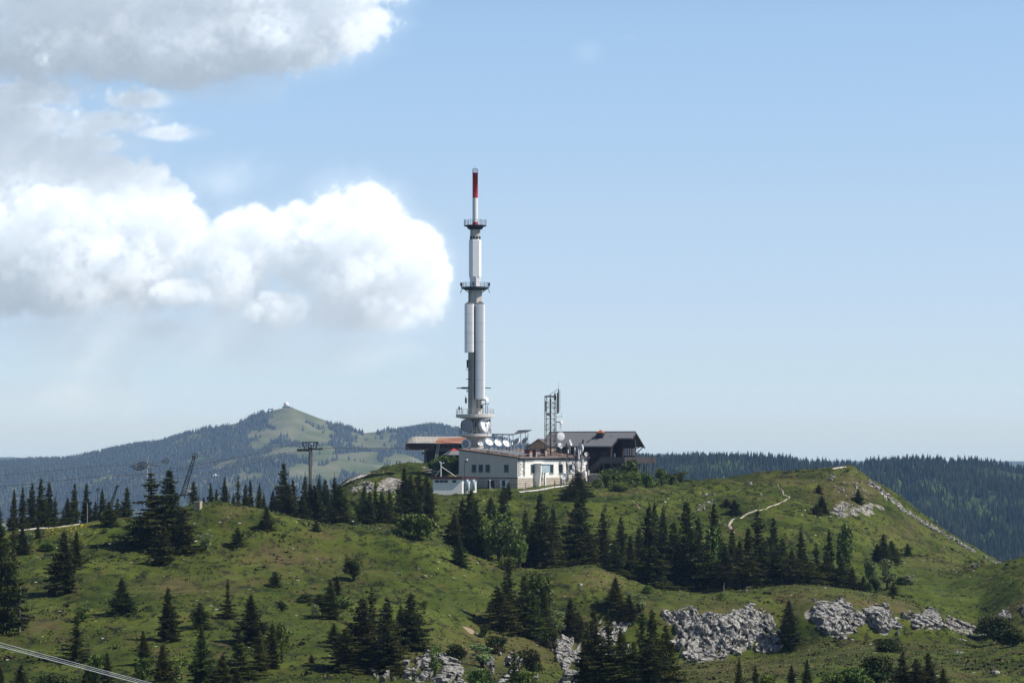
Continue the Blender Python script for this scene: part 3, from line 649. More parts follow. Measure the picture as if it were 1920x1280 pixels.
radome_dish((tw(875.5), -2.1, tz(797.3)), (-.25, -1, 0), 1.24, tower, 'dish_grey', 'dish_grey', mount=(-.8, -1, tz(799)))  # grey face and drum: shade of this left-facing dish put into its colour
radome_dish((tw(909.5), -2.2, tz(797)), (.85, -.62, .2), 1.22, tower, 'dish_white', mount=(.9, -1, tz(799)))
radome_dish((tw(917), -.4, tz(797)), (1, .1, .05), 1.15, tower, 'dish_white', mount=(1, 0, tz(799)))
radome_dish((tw(873.5), -2.0, tz(832)), (-.55, -.9, 0), .95, tower, 'dish_grey', 'dish_white', mount=(-.8, -1, tz(834)))
dish((tw(901.5), -2.3, tz(831)), (.3, -.85, .35), .62, tower, mount=(.6, -1.2, tz(834)))
radome_dish((tw(913.5), -1.2, tz(749)), (.8, -.5, .1), .5, tower, 'dish_white', mount=(1.0, -.6, tz(750)))
dish((tw(862), -1.5, tz(765)), (-.8, -.5, 0), .36, tower, 'dish_grey', mount=(tw(866), -1.2, tz(767)))
child(MB().tube((tw(866), -1.2, tz(776)), (tw(866), -1.2, tz(762)), .05, n=5), 'antenna_pole', 'dark_steel', tower)
s = MB()
for px, a, b in ((863, 813, 801), (866, 813, 788), (919, 813, 786), (906, 776, 757), (911, 776, 753), (914, 776, 760), (873.5, 752, 742)):
    child(MB().tube((tw(px), -2.2 if a > 770 else -1.6, tz(a)), (tw(px), -2.2 if a > 770 else -1.6, tz(b)), .06, n=5), 'antenna_pole', 'dark_steel', tower)
s.tube((tw(903), -1.6, tz(758)), (tw(918), -1.6, tz(757)), .06, n=5).bx(tw(901), tw(905), -1.9, -1.3, tz(766), tz(759)).bx(tw(917.3), tw(920), -2.5, -2.1, tz(791), tz(785)).bx(tw(872), tw(875.5), -1.3, -.8, tz(756), tz(746)).bx(tw(875), tw(877), -1.2, -.9, tz(735), tz(731)).bx(tw(875), tw(878), -1.4, -1, tz(690), tz(675))
child(s, 'equipment', 'dark_steel', tower)

# ------------------------------------------------------------------ transmitter building: local x to the left wall's far end, local y along the sunlit wall
BX, BD = xof(970, 535), 535.0
bu = Vector((.470, .883, 0)); bv = Vector((-.883, .470, 0)); BZ = zof(919.5, BD)
ANG = math.atan2(-bv.y, -bv.x)          # local -x runs along the shaded wall
bld = empty('transmitter_building', (BX, BD, BZ), ANG, 'low cream rendered transmitter building at the tower foot with rust red pitched roof', 'building')
BL, BW = 29.0, 12.4; HE = zof(857.5, BD)-BZ; HS = zof(896, BD)-BZ; HR = HE+1.55
def lpt(px, py, w='left'):
    """point on the shaded (left) or sunlit (right) wall that the sight line through px, py meets, in local metres"""
    d = Vector(((px-960)/F, 1, 0)); o = Vector((BX, BD, 0)); ax = bv if w == 'left' else bu
    det = ax.x*(-d.y)+d.x*ax.y; s_ = (-(o.x)*(-d.y)-d.x*(o.y))/det if False else None
    # o + s ax = k d
    A = np.array([[ax.x, -d.x], [ax.y, -d.y]]); s_, k_ = np.linalg.solve(A, np.array([-o.x, -o.y]))
    return s_, zof(py, k_*d.y)-BZ
# main shell, roof sloping up towards the far side of the shaded wall (local -x)
child(MB().prism([(0, 0, HS), (-BW, 0, HS), (-BW, 0, HR-.1), (0, 0, HE-.1)], (0, BL, 0)), 'wall', 'cream_render', bld)
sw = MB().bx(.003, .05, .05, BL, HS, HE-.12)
child(sw, 'lightened_sunlit_face', 'white_paint', bld)  # whiter than the shaded wall: sunlight put into this side's colour
child(MB().bx(-BW-.03, .08, -.06, BL+.05, -2.5, HS-.02), 'stone_base', 'stone_wall', bld)
child(MB().bx(-BW-.05, .12, -.12, 0.0, HS-.05, HS+.10), 'base_trim', 'dark_red', bld)
roof = child(MB().prism([(.45, -.25, HE-.10), (-BW-.3, -.25, HR-.06), (-BW-.3, -.25, HR+.10), (.45, -.25, HE+.06)], (0, BL+.5, 0)), 'roof', 'weathered_roof', bld)
child(MB().prism([(.45, -.29, HE-.16), (-BW-.3, -.29, HR-.12), (-BW-.3, -.29, HR+.07), (.45, -.29, HE+.03)], (0, .05, 0)), 'fascia', 'dark_steel', bld)
s = MB()
for i in range(46):
    y = .3+i*.62; s.box((.25, y, HE-.32), (.5, .16, .30))
child(s, 'rafter_end', 'dark_steel', bld)
child(MB().bx(.46, .58, -.2, BL, HE-.16, HE+.08), 'gutter', 'grey_steel', bld)
def window(wall, px0, px1, py0, py1, m='glass', fr='frame_grey', d=.06):
    a, z1 = lpt(px0, py0, wall); b, z0 = lpt(px1, py1, wall); a, b = sorted((a, b))
    if wall == 'left':
        f = child(MB().bx(-b, -a, -d, .05, z0, z1), 'window', fr, bld)
        child(MB().bx(-b+.09, -a-.09, -d-.02, -.01, z0+.26, z1-.08), 'pane', m, f)
        child(MB().bx(-b-.06, -a+.06, -d-.10, -.01, z0-.08, z0-.01), 'sill', 'concrete_light', f)
    else:
        f = child(MB().bx(-.05, .05+d, a, b, z0, z1), 'window', fr, bld)
        child(MB().bx(.0, .05+d+.02, a+.18, b-.15, z0+.12, z1-.08), 'pane', m, f)
        child(MB().bx(.0, .05+d+.10, a-.1, b+.1, z0-.08, z0-.01), 'sill', 'concrete_light', f)
for a in ((884.7, 893.0), (897.6, 905.8), (910.3, 918.8), (945.2, 953.8)): window('left', a[0], a[1], 870.5, 886)
for a in ((994.5, 1001.5), (1029.5, 1037), (1047, 1054.5), (1066, 1072.5)): window('right', a[0], a[1], 870, 887)
a, z1 = lpt(938, 899.5); b, z0 = lpt(954.5, 921)
dr = child(MB().bx(-a-.0, -b, -.14, -.05, z0, z1), 'door', 'white_paint', bld)
child(MB().bx(-lpt(942, 900)[0], -lpt(948, 900)[0], -.2, -.12, lpt(942, 911)[1], lpt(942, 900)[1]), 'pane', 'glass', dr)
child(MB().bx(-lpt(915, 900)[0], -lpt(927, 900)[0], -.1, -.03, lpt(920, 916)[1], lpt(920, 900.5)[1]), 'garage_door', 'dark_red', bld)
# pillar and glazed box on the sunlit wall
a0, _ = lpt(1001.5, 880, 'right'); a1, zt = lpt(1021, 869.5, 'right')
pl = child(MB().prism([(.05, a0-.2, -1.5), (.05, a0-.2, zt-.0), (1.5, a0-.2, zt), (1.5, a0-.2, zt-1.6), (.9, a0-.2, -1.5)], (0, .45, 0)), 'fin_wall', 'white_paint', bld)
child(MB().bx(.06, 1.5, a0+.38, a0+3.6, zt-1.6, zt-.02), 'bay', 'pale_glass', bld)
child(MB().bx(.06, 1.75, a0-.4, a0+3.8, zt, zt+.16), 'bay_roof', 'white_paint', bld)
child(MB().bx(1.1, 1.4, a0+1.8, a0+2.2, -1.5, zt-1.6), 'bay_post', 'white_paint', bld)
def roofpt(px, D): return Vector((xof(px, D)-BX, D-BD, 0))
def chimney(px0, px1, py0, py1, D):
    cx_ = xof((px0+px1)/2, D); w_ = (px1-px0)/F*D; z0, z1 = zof(py1, D), zof(py0, D)
    L_ = bld.matrix_basis.inverted()
    bpy.context.view_layer.update()
    p = Matrix.Translation((BX, BD, BZ)) @ Matrix.Rotation(ANG, 4, 'Z'); q = p.inverted() @ Vector((cx_, D, z0))
    o = child(MB().bx(q.x-w_*.42, q.x+w_*.42, q.y-w_*.42, q.y+w_*.42, q.z-1.2, q.z+z1-z0-.12), 'chimney', 'brick', bld)
    child(MB().bx(q.x-w_*.5, q.x+w_*.5, q.y-w_*.5, q.y+w_*.5, q.z+z1-z0-.12, q.z+z1-z0+.02), 'chimney_cap', 'dark_steel', o)
    s_ = MB()
    for k in range(3): s_.bx(q.x+w_*.42, q.x+w_*.42+.03, q.y-w_*.3, q.y+w_*.3, q.z+.15+k*.3, q.z+.25+k*.3)
    child(s_, 'louvre', 'white_metal', o)
chimney(984, 997, 842, 857, 541); chimney(999, 1007, 843, 857, 542); chimney(1014, 1025, 841, 854, 548)
# pipes and walkways over the roof
s = MB(); rg2 = random.Random(3)
def roofz(x): return HE+.06+(-x)/BW*(HR-HE)
for k in range(9):
    x = -1-k*1.15; s.tube((x, 0.5, roofz(x)+.35), (x-.3, 9+rg2.random()*8, roofz(x)+.35), .085, n=5)
    for y in (1, 4, 7, 10): s.tube((x, y, roofz(x)-.05), (x, y, roofz(x)+.4+rg2.random()*.5), .04, n=4)
for k in range(12): s.tube((-.4, .6+k*1.0, roofz(0)+.55), (-9.5, .6+k*1.0, roofz(-9.5)+.35), .06, n=4)
for k in range(14): x = -.3-rg2.random()*9; y = .5+rg2.random()*11; s.box((x, y, roofz(x)+.45), (.9, .5, .05), rz=rg2.random()*3)
child(s, 'roof_pipework', 'light_steel', bld)
s = MB()
for k in range(22): x = -.2-rg2.random()*10; y = .2+rg2.random()*9; s.box((x, y, roofz(x)+.22), (rg2.uniform(.3, 1.4), .12, .3), rz=rg2.choice((0, 1.57))).tube((x, y, roofz(x)), (x, y, roofz(x)+rg2.uniform(.4, 1.3)), .04, n=4)
child(s, 'roof_shadow_bars', 'dark_steel', bld)  # dark bars and posts added as shadows among the roof pipes
s = MB()
for k in range(26):
    s = MB(); y = 8+rg2.random()*20; x = -rg2.random()*3; h_ = .5+rg2.random()*1.9
    s.tube((x, y, roofz(x)-.1), (x, y, roofz(x)+h_), .05, n=5)
    if k % 2: s.tube((x-.5, y, roofz(x)+h_*.8), (x+.5, y+.3, roofz(x)+h_*.8), .04, n=4)
    if k % 3 == 0: s.bx(x-.12, x+.12, y-.12, y+.12, roofz(x)+h_*.5, roofz(x)+h_)
    child(s, 'antenna_pole', 'dark_steel', bld)

# lattice frame with small antennas standing at the far end of the sunlit wall
def antenna_rack(px, D, py0, py1, nm, lab, n=5, seed=1, w=1.6):
    r_ = random.Random(seed); z0 = zof(py1, D); h_ = zof(py0, D)-z0
    o = empty(nm, (xof(px, D), D, z0), .3, lab, 'antenna frame', 'steel antenna frames around the building')
    f = MB()
    for x in (-w/2, w/2):
        for y in (-.4, .4): f.tube((x, y, -.5), (x, y, h_), .06, n=4)
    for k in range(int(h_/.9)):
        z = k*.9; f.tube((-w/2, -.4, z), (w/2, -.4, z+.9 if k % 2 else z), .04, n=4).tube((w/2, -.4, z), (-w/2, -.4, z+.9), .035, n=4).tube((w/2, -.4, z), (w/2, .4, z+.9), .035, n=4)
    f.build('frame', M['dark_steel'], o)
    for k in range(n):
        x = r_.uniform(-w*.7, w*.7); z = r_.uniform(.3, 1)*h_; hh_ = r_.uniform(.6, 1.3)
        MB().bx(x-.11, x+.11, -.75, -.58, z-hh_/2, z+hh_/2).build('panel_antenna', M['white_metal' if k % 2 else 'grey_steel'], o)
        MB().tube((x, -.55, z-hh_*.7), (x, -.55, z+hh_*.7), .04, n=4).build('bracket', M['dark_steel'], o)
    return o
antenna_rack(978, 533.5, 860, 888, 'antenna_frame', 'short dark lattice frame against the lit wall beside the building corner', 1, 2, .9)
antenna_rack(1072, 550.5, 838, 892, 'antenna_frame', 'tall crowded antenna frame before the sunlit wall, above the white ground dish', 13, 5, 1.9)
antenna_rack(1083, 553, 842, 890, 'antenna_frame', 'middle one of the antenna frames at the sunlit wall end', 9, 6, 1.3)
antenna_rack(1096, 556.5, 850, 912, 'antenna_frame', 'white panelled antenna frame at the far corner beside the stone wall', 12, 7, 1.4)

# free dishes around the building
def free_dish(px, py, D, r, aim, lab, foot_py=None, cat_group='dish antennas on and around the transmitter building', m='dish_white'):
    c = P(px, py, D); o = dish(c, aim, r, None, m, label=lab, group=cat_group, mount=c+Vector((0, .45, -.2)))
    fz = zof(foot_py, D+.45) if foot_py else gz(c.x, D)
    MB().tube((0, .45, -.2), (0, .45, fz-c.z-.1), .09, n=6).tube((-.5, .45, fz-c.z-.05), (.5, .45, fz-c.z-.05), .08, n=4).build('stand', M['grey_steel'], o)
    return o
aimr = (.35, -.75, .55)
free_dish(917.5, 828.5, 545, .82, aimr, 'white dish nearest the tower in the row under the roof canopy', 846)
free_dish(934, 830, 546, .80, aimr, 'second white dish from the tower under the roof canopy', 848)
free_dish(950, 831, 547, .80, aimr, 'third white dish from the tower under the roof canopy', 850)
free_dish(968, 829, 548, .88, (-.6, -.5, .62), 'translucent looking grey dish tilted back between canopy posts', 850, m='pale_glass')
free_dish(984, 827.5, 549, .88, (-.6, -.5, .62), 'tilted grey dish under the raised end of the canopy', 850, m='pale_glass')
free_dish(1057, 893, 548, .62, (.1, -1, .25), 'white ground dish on a stand against the sunlit wall', 916)
free_dish(1069, 829.5, 556, .62, (.9, -.3, .2), 'white drum dish turned to the side above the crowded antenna frame', 852)
free_dish(1052, 836, 552, .42, (.2, -1, .1), 'small white dish low at the foot of the lattice mast', 856)
free_dish(1088, 842, 558, .95, (-.75, -.6, .2), 'large pale dish facing away on the roof end of the lit wall', 858, m='pale_glass')
free_dish(1099, 851, 561, .40, (.4, -.9, .1), 'tiny round dish at the far roof corner beside the lodge', 868)
free_dish(1073, 883, 552, .42, (.3, -1, .1), 'small dish hanging low in front of the antenna frames', 905)
free_dish(1102, 903, 560, .75, (.8, -.6, .3), 'white dish on the ground at the far corner by the stone wall', 916)

# canopy over the dish row
cn = empty('roof_canopy', (0, 0, 0), 0, 'dark flat canopy on thin posts over the row of dishes, its right end tilted up', 'canopy')
def pp(px, py, D): return P(px, py, D)
child(MB().prism([pp(922, 815, 548.5), pp(963, 815.5, 549.5), pp(963, 815.5, 553), pp(922, 815, 552)], (0, 0, .22)), 'roof_panel', 'dark_steel', cn)
child(MB().prism([pp(961.5, 815, 549.5), pp(988, 810.5, 550), pp(997, 806.5, 554), pp(972, 807, 554)], (0, 0, .10)), 'raised_panel', 'grey_steel', cn)
s = MB()
for px, D in ((927, 544), (943, 544.5), (955, 545), (962, 545), (976.5, 545.3), (990, 546), (927, 550.5), (955, 551), (985, 551)):
    s.tube(pp(px, 814 if px < 965 else 811, D), pp(px, 850, D), .055, n=5)
for a, b in ((927, 943), (943, 955), (962, 976.5), (976.5, 990)): s.tube(pp(a, 833, 544.6), pp(b, 815, 544.8), .03, n=4)
child(s, 'post', 'dark_steel', cn)

# ------------------------------------------------------------------ lattice mast
MD = 553.0; mx = xof(1032, MD); mz0 = zof(857, MD)
mast = empty('lattice_mast', (mx, MD, mz0), .18, 'dark steel lattice mast with panel antennas behind the chimneys of the roof', 'mast')
def lattice_tower(s, w, h, step, t=.07, n=4, w1=None):
    w1 = w if w1 is None else w1
    def cn_(z): k = w/2+(w1-w)/2*z/h; return [Vector((a*k, b*k, z)) for a, b in ((-1, -1), (1, -1), (1, 1), (-1, 1))]
    z = 0
    while z < h-1e-3:
        z2 = min(h, z+step); A, B = cn_(z), cn_(z2)
        for i in range(4):
            j = (i+1) % 4; s.tube(A[i], B[i], t, n=n); s.tube(B[i], B[j], t*.7, n=4)
            s.tube(A[i], B[j], t*.55, n=4)
            if int(z/step) % 2: s.tube(A[j], B[i], t*.55, n=4)
        z = z2
    return s
hm_ = zof(742, MD)-mz0
child(lattice_tower(MB(), 1.85, hm_, 1.05, .062), 'lattice', 'grey_steel', mast)
child(MB().bx(-.13, .13, -.1, .1, 0, hm_*.96).tube((0, 0, hm_*.9), (0, 0, hm_+.3), .08), 'cable_ladder', 'dark_steel', mast)
def mw(px): return (px-1032)/F*MD
def mzz(py): return zof(py, MD)-mz0
child(MB().tube((mw(1023), -.9, mzz(744)), (mw(1045), -.9, mzz(729.5)), .05, n=5).tube((mw(1045.5), -.9, mzz(775)), (mw(1045.5), -.9, mzz(729)), .08, n=6).tube((mw(1046), -.9, mzz(730)), (mw(1046), -.9, mzz(716)), .025, n=4), 'top_brace', 'grey_steel', mast)
for px, a, b, m_ in ((1047.5, 731, 772, 'white_metal'), (1043.8, 736, 775, 'dark_steel'), (1020.8, 752, 772, 'grey_steel'), (1038.5, 737, 750, 'dark_steel'), (1049.5, 790, 806, 'white_metal')):
    child(MB().bx(mw(px)-.14, mw(px)+.14, -1.25, -1.02, mzz(b), mzz(a)), 'panel_antenna', m_, mast)
child(MB().tube((mw(1040), -.95, mzz(781)), (mw(1052), -.95, mzz(781)), .04, n=4).tube((mw(1052), -.95, mzz(783)), (mw(1052), -.95, mzz(773)), .03, n=4).bx(mw(1024), mw(1029), -1.2, -.9, mzz(779), mzz(774)), 'side_arm', 'grey_steel', mast)
radome_dish((mw(1051), -1.3, mzz(791)), (.5, -.85, 0), .34, mast, 'dish_white', mount=(.8, -.8, mzz(791)))
radome_dish((mw(1049), -1.6, mzz(817.5)), (.15, -1, .05), .78, mast, 'dish_white', mount=(.8, -.8, mzz(818)))
radome_dish((mw(1047), -1.5, mzz(834)), (.3, -1, .05), .42, mast, 'dish_white', mount=(.8, -.8, mzz(834)))

# ------------------------------------------------------------------ small gabled and hipped roofs behind
def gable_house(name, px0, px1, py_base, py_eave, py_ridge, D, depth, wallm, roofm, lab, rz=0.0, over=.3, ridge='y', cat='building'):
    x0, x1 = xof(px0, D), xof(px1, D); w_ = x1-x0; zb = zof(py_base, D); he = zof(py_eave, D)-zb; hr = zof(py_ridge, D)-zb
    o = empty(name, ((x0+x1)/2, D, zb), rz, lab, cat)
    child(MB().prism([(-w_/2, 0, -1.5), (w_/2, 0, -1.5), (w_/2, 0, he), (0, 0, hr-.05), (-w_/2, 0, he)], (0, depth, 0)), 'wall', wallm, o)
    t = .14; k = (hr-he)/(w_/2)
    for sx_ in (-1, 1):
        child(MB().prism([(0, -over, hr), (sx_*(w_/2+over), -over, he-over*k), (sx_*(w_/2+over), -over, he-over*k+t), (0, -over, hr+t)], (0, depth+2*over, 0)), 'roof_slope', roofm, o)
    return o
gable_house('gabled_annex', 992, 1027, 858, 835.5, 823.5, 560, 9, 'beige', 'grey_wood', 'beige gabled annex with dark verge rising behind the chimneys', rz=-.25)
hb = empty('pyramid_roofed_hut', (xof(851, 570), 570, zof(866, 570)), .35, 'small hut with grey pyramid roof and red top behind the cream building', 'hut')
child(MB().bx(-1.4, 1.4, -1.4, 1.4, -1, zof(852, 570)-zof(866, 570)), 'wall', 'dark_wood', hb)
zz0, zz1 = zof(852, 570)-zof(866, 570), zof(840, 570)-zof(866, 570)
child(MB().lathe([(2.5, zz0-.1), (2.5, zz0), (.9, zz1-.45)], n=4, sm=False, ph=math.pi/4), 'roof', 'slate', hb)
child(MB().lathe([(.95, zz1-.44), (.05, zz1)], n=4, sm=False, ph=math.pi/4), 'roof_top', 'red_paint', hb)

# ------------------------------------------------------------------ cable car station
SD_ = 584.0; sx0 = xof(764, SD_)
st = empty('cable_car_station', (sx0, SD_, zof(872, SD_)), .12, 'brown cable car top station with a curved corrugated roof and rusty red panels', 'station')
def sz(py): return zof(py, SD_)-zof(872, SD_)
def sw_(px): return (px-764)/F*SD_
SL = sw_(876)
# curved roof: profile across y, rounded nose at the left end
pr = [(-.35, sz(830.5)), (-.1, sz(827)), (.7, sz(823)), (2.0, sz(819.5)), (3.8, sz(818)), (6, sz(819))]
V_, F_ = [], []; nx2 = 34
for i in range(nx2+1):
    x = SL*i/nx2; e = max(0, 1-x/1.9); drop = e*e*.95
    for (y, z) in pr: V_.append((x, y+e*e*.5, z-drop*(0 if z < sz(829) else 1)*min(1, (z-sz(830.5))/1.0)+.04*(i % 2)))
for i in range(nx2):
    for j in range(len(pr)-1): a = i*len(pr)+j; F_.append((a, a+len(pr), a+len(pr)+1, a+1))
child(MB().add(V_, F_), 'curved_roof', 'corrugated', st)
child(MB().add([(sw_(813.5), -1.0, sz(831.4)), (SL, -1.0, sz(831.4)), (SL, 1.1, sz(821)), (sw_(825), 1.1, sz(821)), (sw_(813.5), -1.0, sz(830.4)), (SL, -1.0, sz(830.4)), (SL, 1.1, sz(820)), (sw_(825), 1.1, sz(820))], [(0, 1, 2, 3), (7, 6, 5, 4), (0, 4, 5, 1), (1, 5, 6, 2), (2, 6, 7, 3), (3, 7, 4, 0)]), 'rusty_roof_panel', 'rust_roof', st)
child(MB().prism([(.05, 0, sz(843)), (0, 0, sz(831)), (sw_(818), 0, sz(831)), (sw_(814), 0, sz(843.5)), (.5, 0, sz(843.5))], (0, 5.5, 0)), 'overhang', 'brown_wood', st)
child(MB().bx(-.03, sw_(816), -.06, 0, sz(834), sz(830.6)), 'fascia', 'dark_steel', st)
child(MB().bx(sw_(801), SL, .6, 6.4, sz(872)-2.5, sz(843.7)), 'wall', 'dark_wood', st)
child(MB().bx(sw_(818.2), SL, .15, 6.3, sz(846), sz(831.6)), 'upper_wall', 'grey_wood', st)
for k in range(5):
    child(MB().bx(sw_(824+k*9), sw_(831+k*9), .08, .2, sz(839.5), sz(833.5)), 'window', 'glass', st)
s = MB(); A, B = Vector((sw_(814.5), -.5, sz(868))), Vector((sw_(820), -.3, sz(833)))
for dx in (0, .45): s.tube(A+Vector((dx, 0, 0)), B+Vector((dx, 0, 0)), .07, n=5)
for k in range(8): p = A+(B-A)*k/8; q_ = A+(B-A)*(k+1)/8; s.tube(p, q_+Vector((.45, 0, 0)), .04, n=4)
child(s, 'strut', 'light_steel', st)
child(MB().box((sw_(796), .3, sz(849)), (1.0, .6, .45)).tube((sw_(798), .4, sz(850)), (sw_(812), .4, sz(843.5)), .12), 'cable_guide', 'dark_steel', st)

# ------------------------------------------------------------------ timber lodge
LD = 566.0; e_ = Vector((.925, -.38, 0)); c_ = Vector((.38, .925, 0)); LA = math.atan2(e_.y, e_.x)
lx, lz = xof(1192, LD), zof(905, LD)
lod = empty('timber_lodge', (lx, LD, lz), LA, 'big dark timber lodge with grey slate roof and a deck on tall posts', 'building')
def lp(px, py, v):
    """local x on the plane local y = v that the sight line meets, and local z"""
    o = Vector((lx, LD, 0))+c_*v; d = Vector(((px-960)/F, 1, 0))
    A_ = np.array([[e_.x, -d.x], [e_.y, -d.y]]); s_, k_ = np.linalg.solve(A_, np.array([-o.x, -o.y]))
    return s_, zof(py, k_)-lz
HW = 5.0                                    # half width; y = -HW front eave, +HW rear eave, 0 ridge
xr, zr_ = lp(1192, 811, 0); xe, ze = lp(1145, 838, -HW); xl = lp(1030, 811, 0)[0]
slope = (zr_-ze)/HW; ym = -(zr_-lp(1160, 823, -HW*.45)[1])/slope; x_c = lp(1157, 823, ym)[0]
T_ = Vector((0, 0, .22))
def rp(x, y): return Vector((x, y, zr_-slope*abs(y)))
fr_ = [rp(xr, 0), rp(xl, 0), rp(xl, -HW), rp(xe, -HW), rp(x_c, ym), rp(xr, ym)]
rf = child(MB().prism(fr_, T_), 'front_roof_slope', 'slate', lod)
child(MB().prism([rp(xr, 0.0), rp(xr, HW), rp(xl, HW), rp(xl, 0.0)], T_), 'rear_roof_slope', 'slate', lod)
child(MB().bx(xl, xr+.02, -.14, .14, zr_+.16, zr_+.30), 'ridge_cap', 'dark_steel', rf)
s = MB()
for a, b in ((rp(xr, 0), rp(xr, ym)), (rp(xr, 0), rp(xr, HW)), (rp(x_c, ym), rp(xe, -HW))):
    a, b = a+Vector((.04, 0, .02)), b+Vector((.04, 0, .02)); s.prism([a, b, b+Vector((0, 0, -.34)), a+Vector((0, 0, -.34))], (.10, 0, 0))
child(s, 'verge_board', 'dark_wood', lod)
zd = lp(1160, 857, -HW)[1]                  # top of the deck rail
zfl = zd-.95
xw = xr-2.2
child(MB().prism([(xl, -HW+1.2, zfl-3.2), (xl, -HW+1.2, zr_-slope*(HW-1.2)), (xl, 0, zr_), (xl, HW-1.2, zr_-slope*(HW-1.2)), (xl, HW-1.2, zfl-3.2)], (xe-.5-xl, 0, 0)), 'wall', 'dark_wood', lod)
child(MB().prism([(xe-.5, -ym*-1+.6, zfl), (xe-.5, ym+.6, zr_-slope*(-ym-.6)), (xe-.5, 0, zr_), (xe-.5, HW-1.0, zr_-slope*(HW-1.0)), (xe-.5, HW-1.0, zfl)], (xw-xe+.5, 0, 0)), 'gable_wing_wall', 'dark_wood', lod)
child(MB().bx(xl, xw-.4, -HW+1.6, HW-1.5, -2.5, zfl-.2), 'basement_wall', 'grey_wood', lod)
for k in range(4):
    x = xe-9+k*2.2; f = child(MB().bx(x, x+1.2, -HW+1.12, -HW+1.22, zfl+.9, zfl+2.0), 'window', 'brown_wood', lod); child(MB().bx(x+.12, x+1.08, -HW+1.07, -HW+1.15, zfl+1.0, zfl+1.9), 'pane', 'glass', f)
# slatted white bay under the gable
x0b, zb0 = lp(1170, 855, ym-.1); x1b, zb1 = lp(1190, 841, ym-.1)
bay = child(MB().bx(x0b, x1b, ym+.0, ym+.7, zfl, zb1+1.8), 'bay', 'dark_wood', lod)
for k in range(6): child(MB().box((x0b+.2+k*(x1b-x0b-.4)/5, ym-.05, (zb0+zb1)/2+.1), (.13, .08, zb1-zb0)), 'shutter_slat', 'white_paint', bay)
child(MB().bx(x0b, x1b, ym-.06, ym-.01, zfl+.3, zfl+1.0), 'apron', 'brown_wood', bay)
child(MB().bx(lp(1152, 850, ym)[0], lp(1154.5, 850, ym)[0], ym-.3, ym-.15, zfl, zfl+1.7), 'white_shutter', 'white_paint', lod)
child(MB().tube((xw, ym+.8, zfl+1.2), (xr-.2, HW-.8, zr_-slope*(HW-.8)-.1), .10, n=4).tube((xw, HW-1, zfl+1), (xr-.1, HW-.3, zr_-slope*(HW-.3)-.1), .10, n=4), 'brace', 'dark_wood', lod)
# deck
xd0 = lp(1127, 860, -HW-1)[0]; xd1 = lp(1225, 860, -HW+3)[0]-.9
dk = child(MB().prism([(xd0, -HW+1.1, zfl-.22), (xd0, -HW-1, zfl-.22), (xd1-3.6, -HW-1, zfl-.22), (xd1, -HW+2.5, zfl-.22), (xd1, HW-3, zfl-.22), (xw, HW-3, zfl-.22)], (0, 0, .22)), 'deck', 'grey_wood', lod)
rail = MB()
def rail_run(a, b):
    a, b = Vector(a), Vector(b); n = max(1, int((b-a).length/.16)); dv = (b-a)/n
    rail.prism([a+Vector((0, 0, .92)), b+Vector((0, 0, .92)), b+Vector((0, 0, 1.0)), a+Vector((0, 0, 1.0))], (0, .10, 0))
    for i in range(n): p = a+dv*i+Vector((0, 0, -.2)); rail.prism([p, p+dv*.86, p+dv*.86+Vector((0, 0, 1.12)), p+Vector((0, 0, 1.12))], (0, .05, 0))
rail_run((xd0, -HW-1.06, zfl), (xd1-3.6, -HW-1.06, zfl)); rail_run((xd1-3.6, -HW-1.06, zfl), (xd1+.05, -HW+2.5, zfl)); rail_run((xd1+.05, -HW+2.5, zfl), (xd1+.05, HW-3, zfl))
child(rail, 'railing', 'grey_wood', dk)
for x, y in ((xd0+.4, -HW-.7), (xd1-9, -HW-.7), (xd1-6.5, -HW-.7), (xd1-4.2, -HW-.7), (xd1-2.8, -HW+.4), (xd1-1.5, -HW+1.7), (xd1-.4, -HW+2.8), (xd1-.4, HW-3.4), (xd1-2.4, HW-3.3)):
    child(MB().tube((x, y, -4.5), (x, y, zfl-.2), .13, n=6), 'deck_post', 'grey_wood', dk)
sx1, sz1 = lp(1128, 866, -HW-.6); sx0_, sz0_ = lp(1108, 886, -HW-.6)
child(MB().prism([(sx1, -HW-1.0, zfl-.2), (sx1, -HW-1.0, zfl+.9), (sx0_, -HW-1.0, sz0_+1.1), (sx0_, -HW-1.0, sz0_)], (0, .08, 0)).prism([(sx1, -HW-.9, zfl-.1), (sx0_, -HW-.9, sz0_), (sx0_, -HW-.9, sz0_-.3), (sx1, -HW-.9, zfl-.4)], (0, 1.1, 0)), 'stair', 'grey_wood', lod)
cx0, cz0 = lp(1119.5, 820, -HW*.35); cx1, _ = lp(1131.5, 820, -HW*.35)
ch = child(MB().bx(cx0, cx1, -HW*.45, -HW*.45+1.4, cz0-1.2, lp(1125, 811.5, -HW*.35)[1]), 'chimney', 'dark_steel', lod)
child(MB().lathe([((cx1-cx0)*.78, 0), ((cx1-cx0)*.78, .06), (.05, .62)], ((cx0+cx1)/2, -HW*.45+.7, lp(1125, 811.3, -HW*.35)[1]), 4, sm=False, ph=math.pi/4), 'chimney_cap', 'copper', ch)
fx, fz = lp(1093, 835, -HW*.8); child(MB().bx(fx-.12, fx+.12, -HW*.8-.12, -HW*.8+.12, fz-.3, lp(1093, 824, -HW*.8)[1]), 'flue', 'dark_steel', lod)
s = MB(); r_ = random.Random(8)
for k in range(16): x = fx+.6+r_.random()*4.5; y = -HW*.75+(x-fx)*.45+r_.uniform(-.5, .5); s.box((x, y, zr_-slope*abs(y)+.26), (.28, .12, .10), rz=.0)
child(s, 'snow_guard', 'dark_steel', rf)

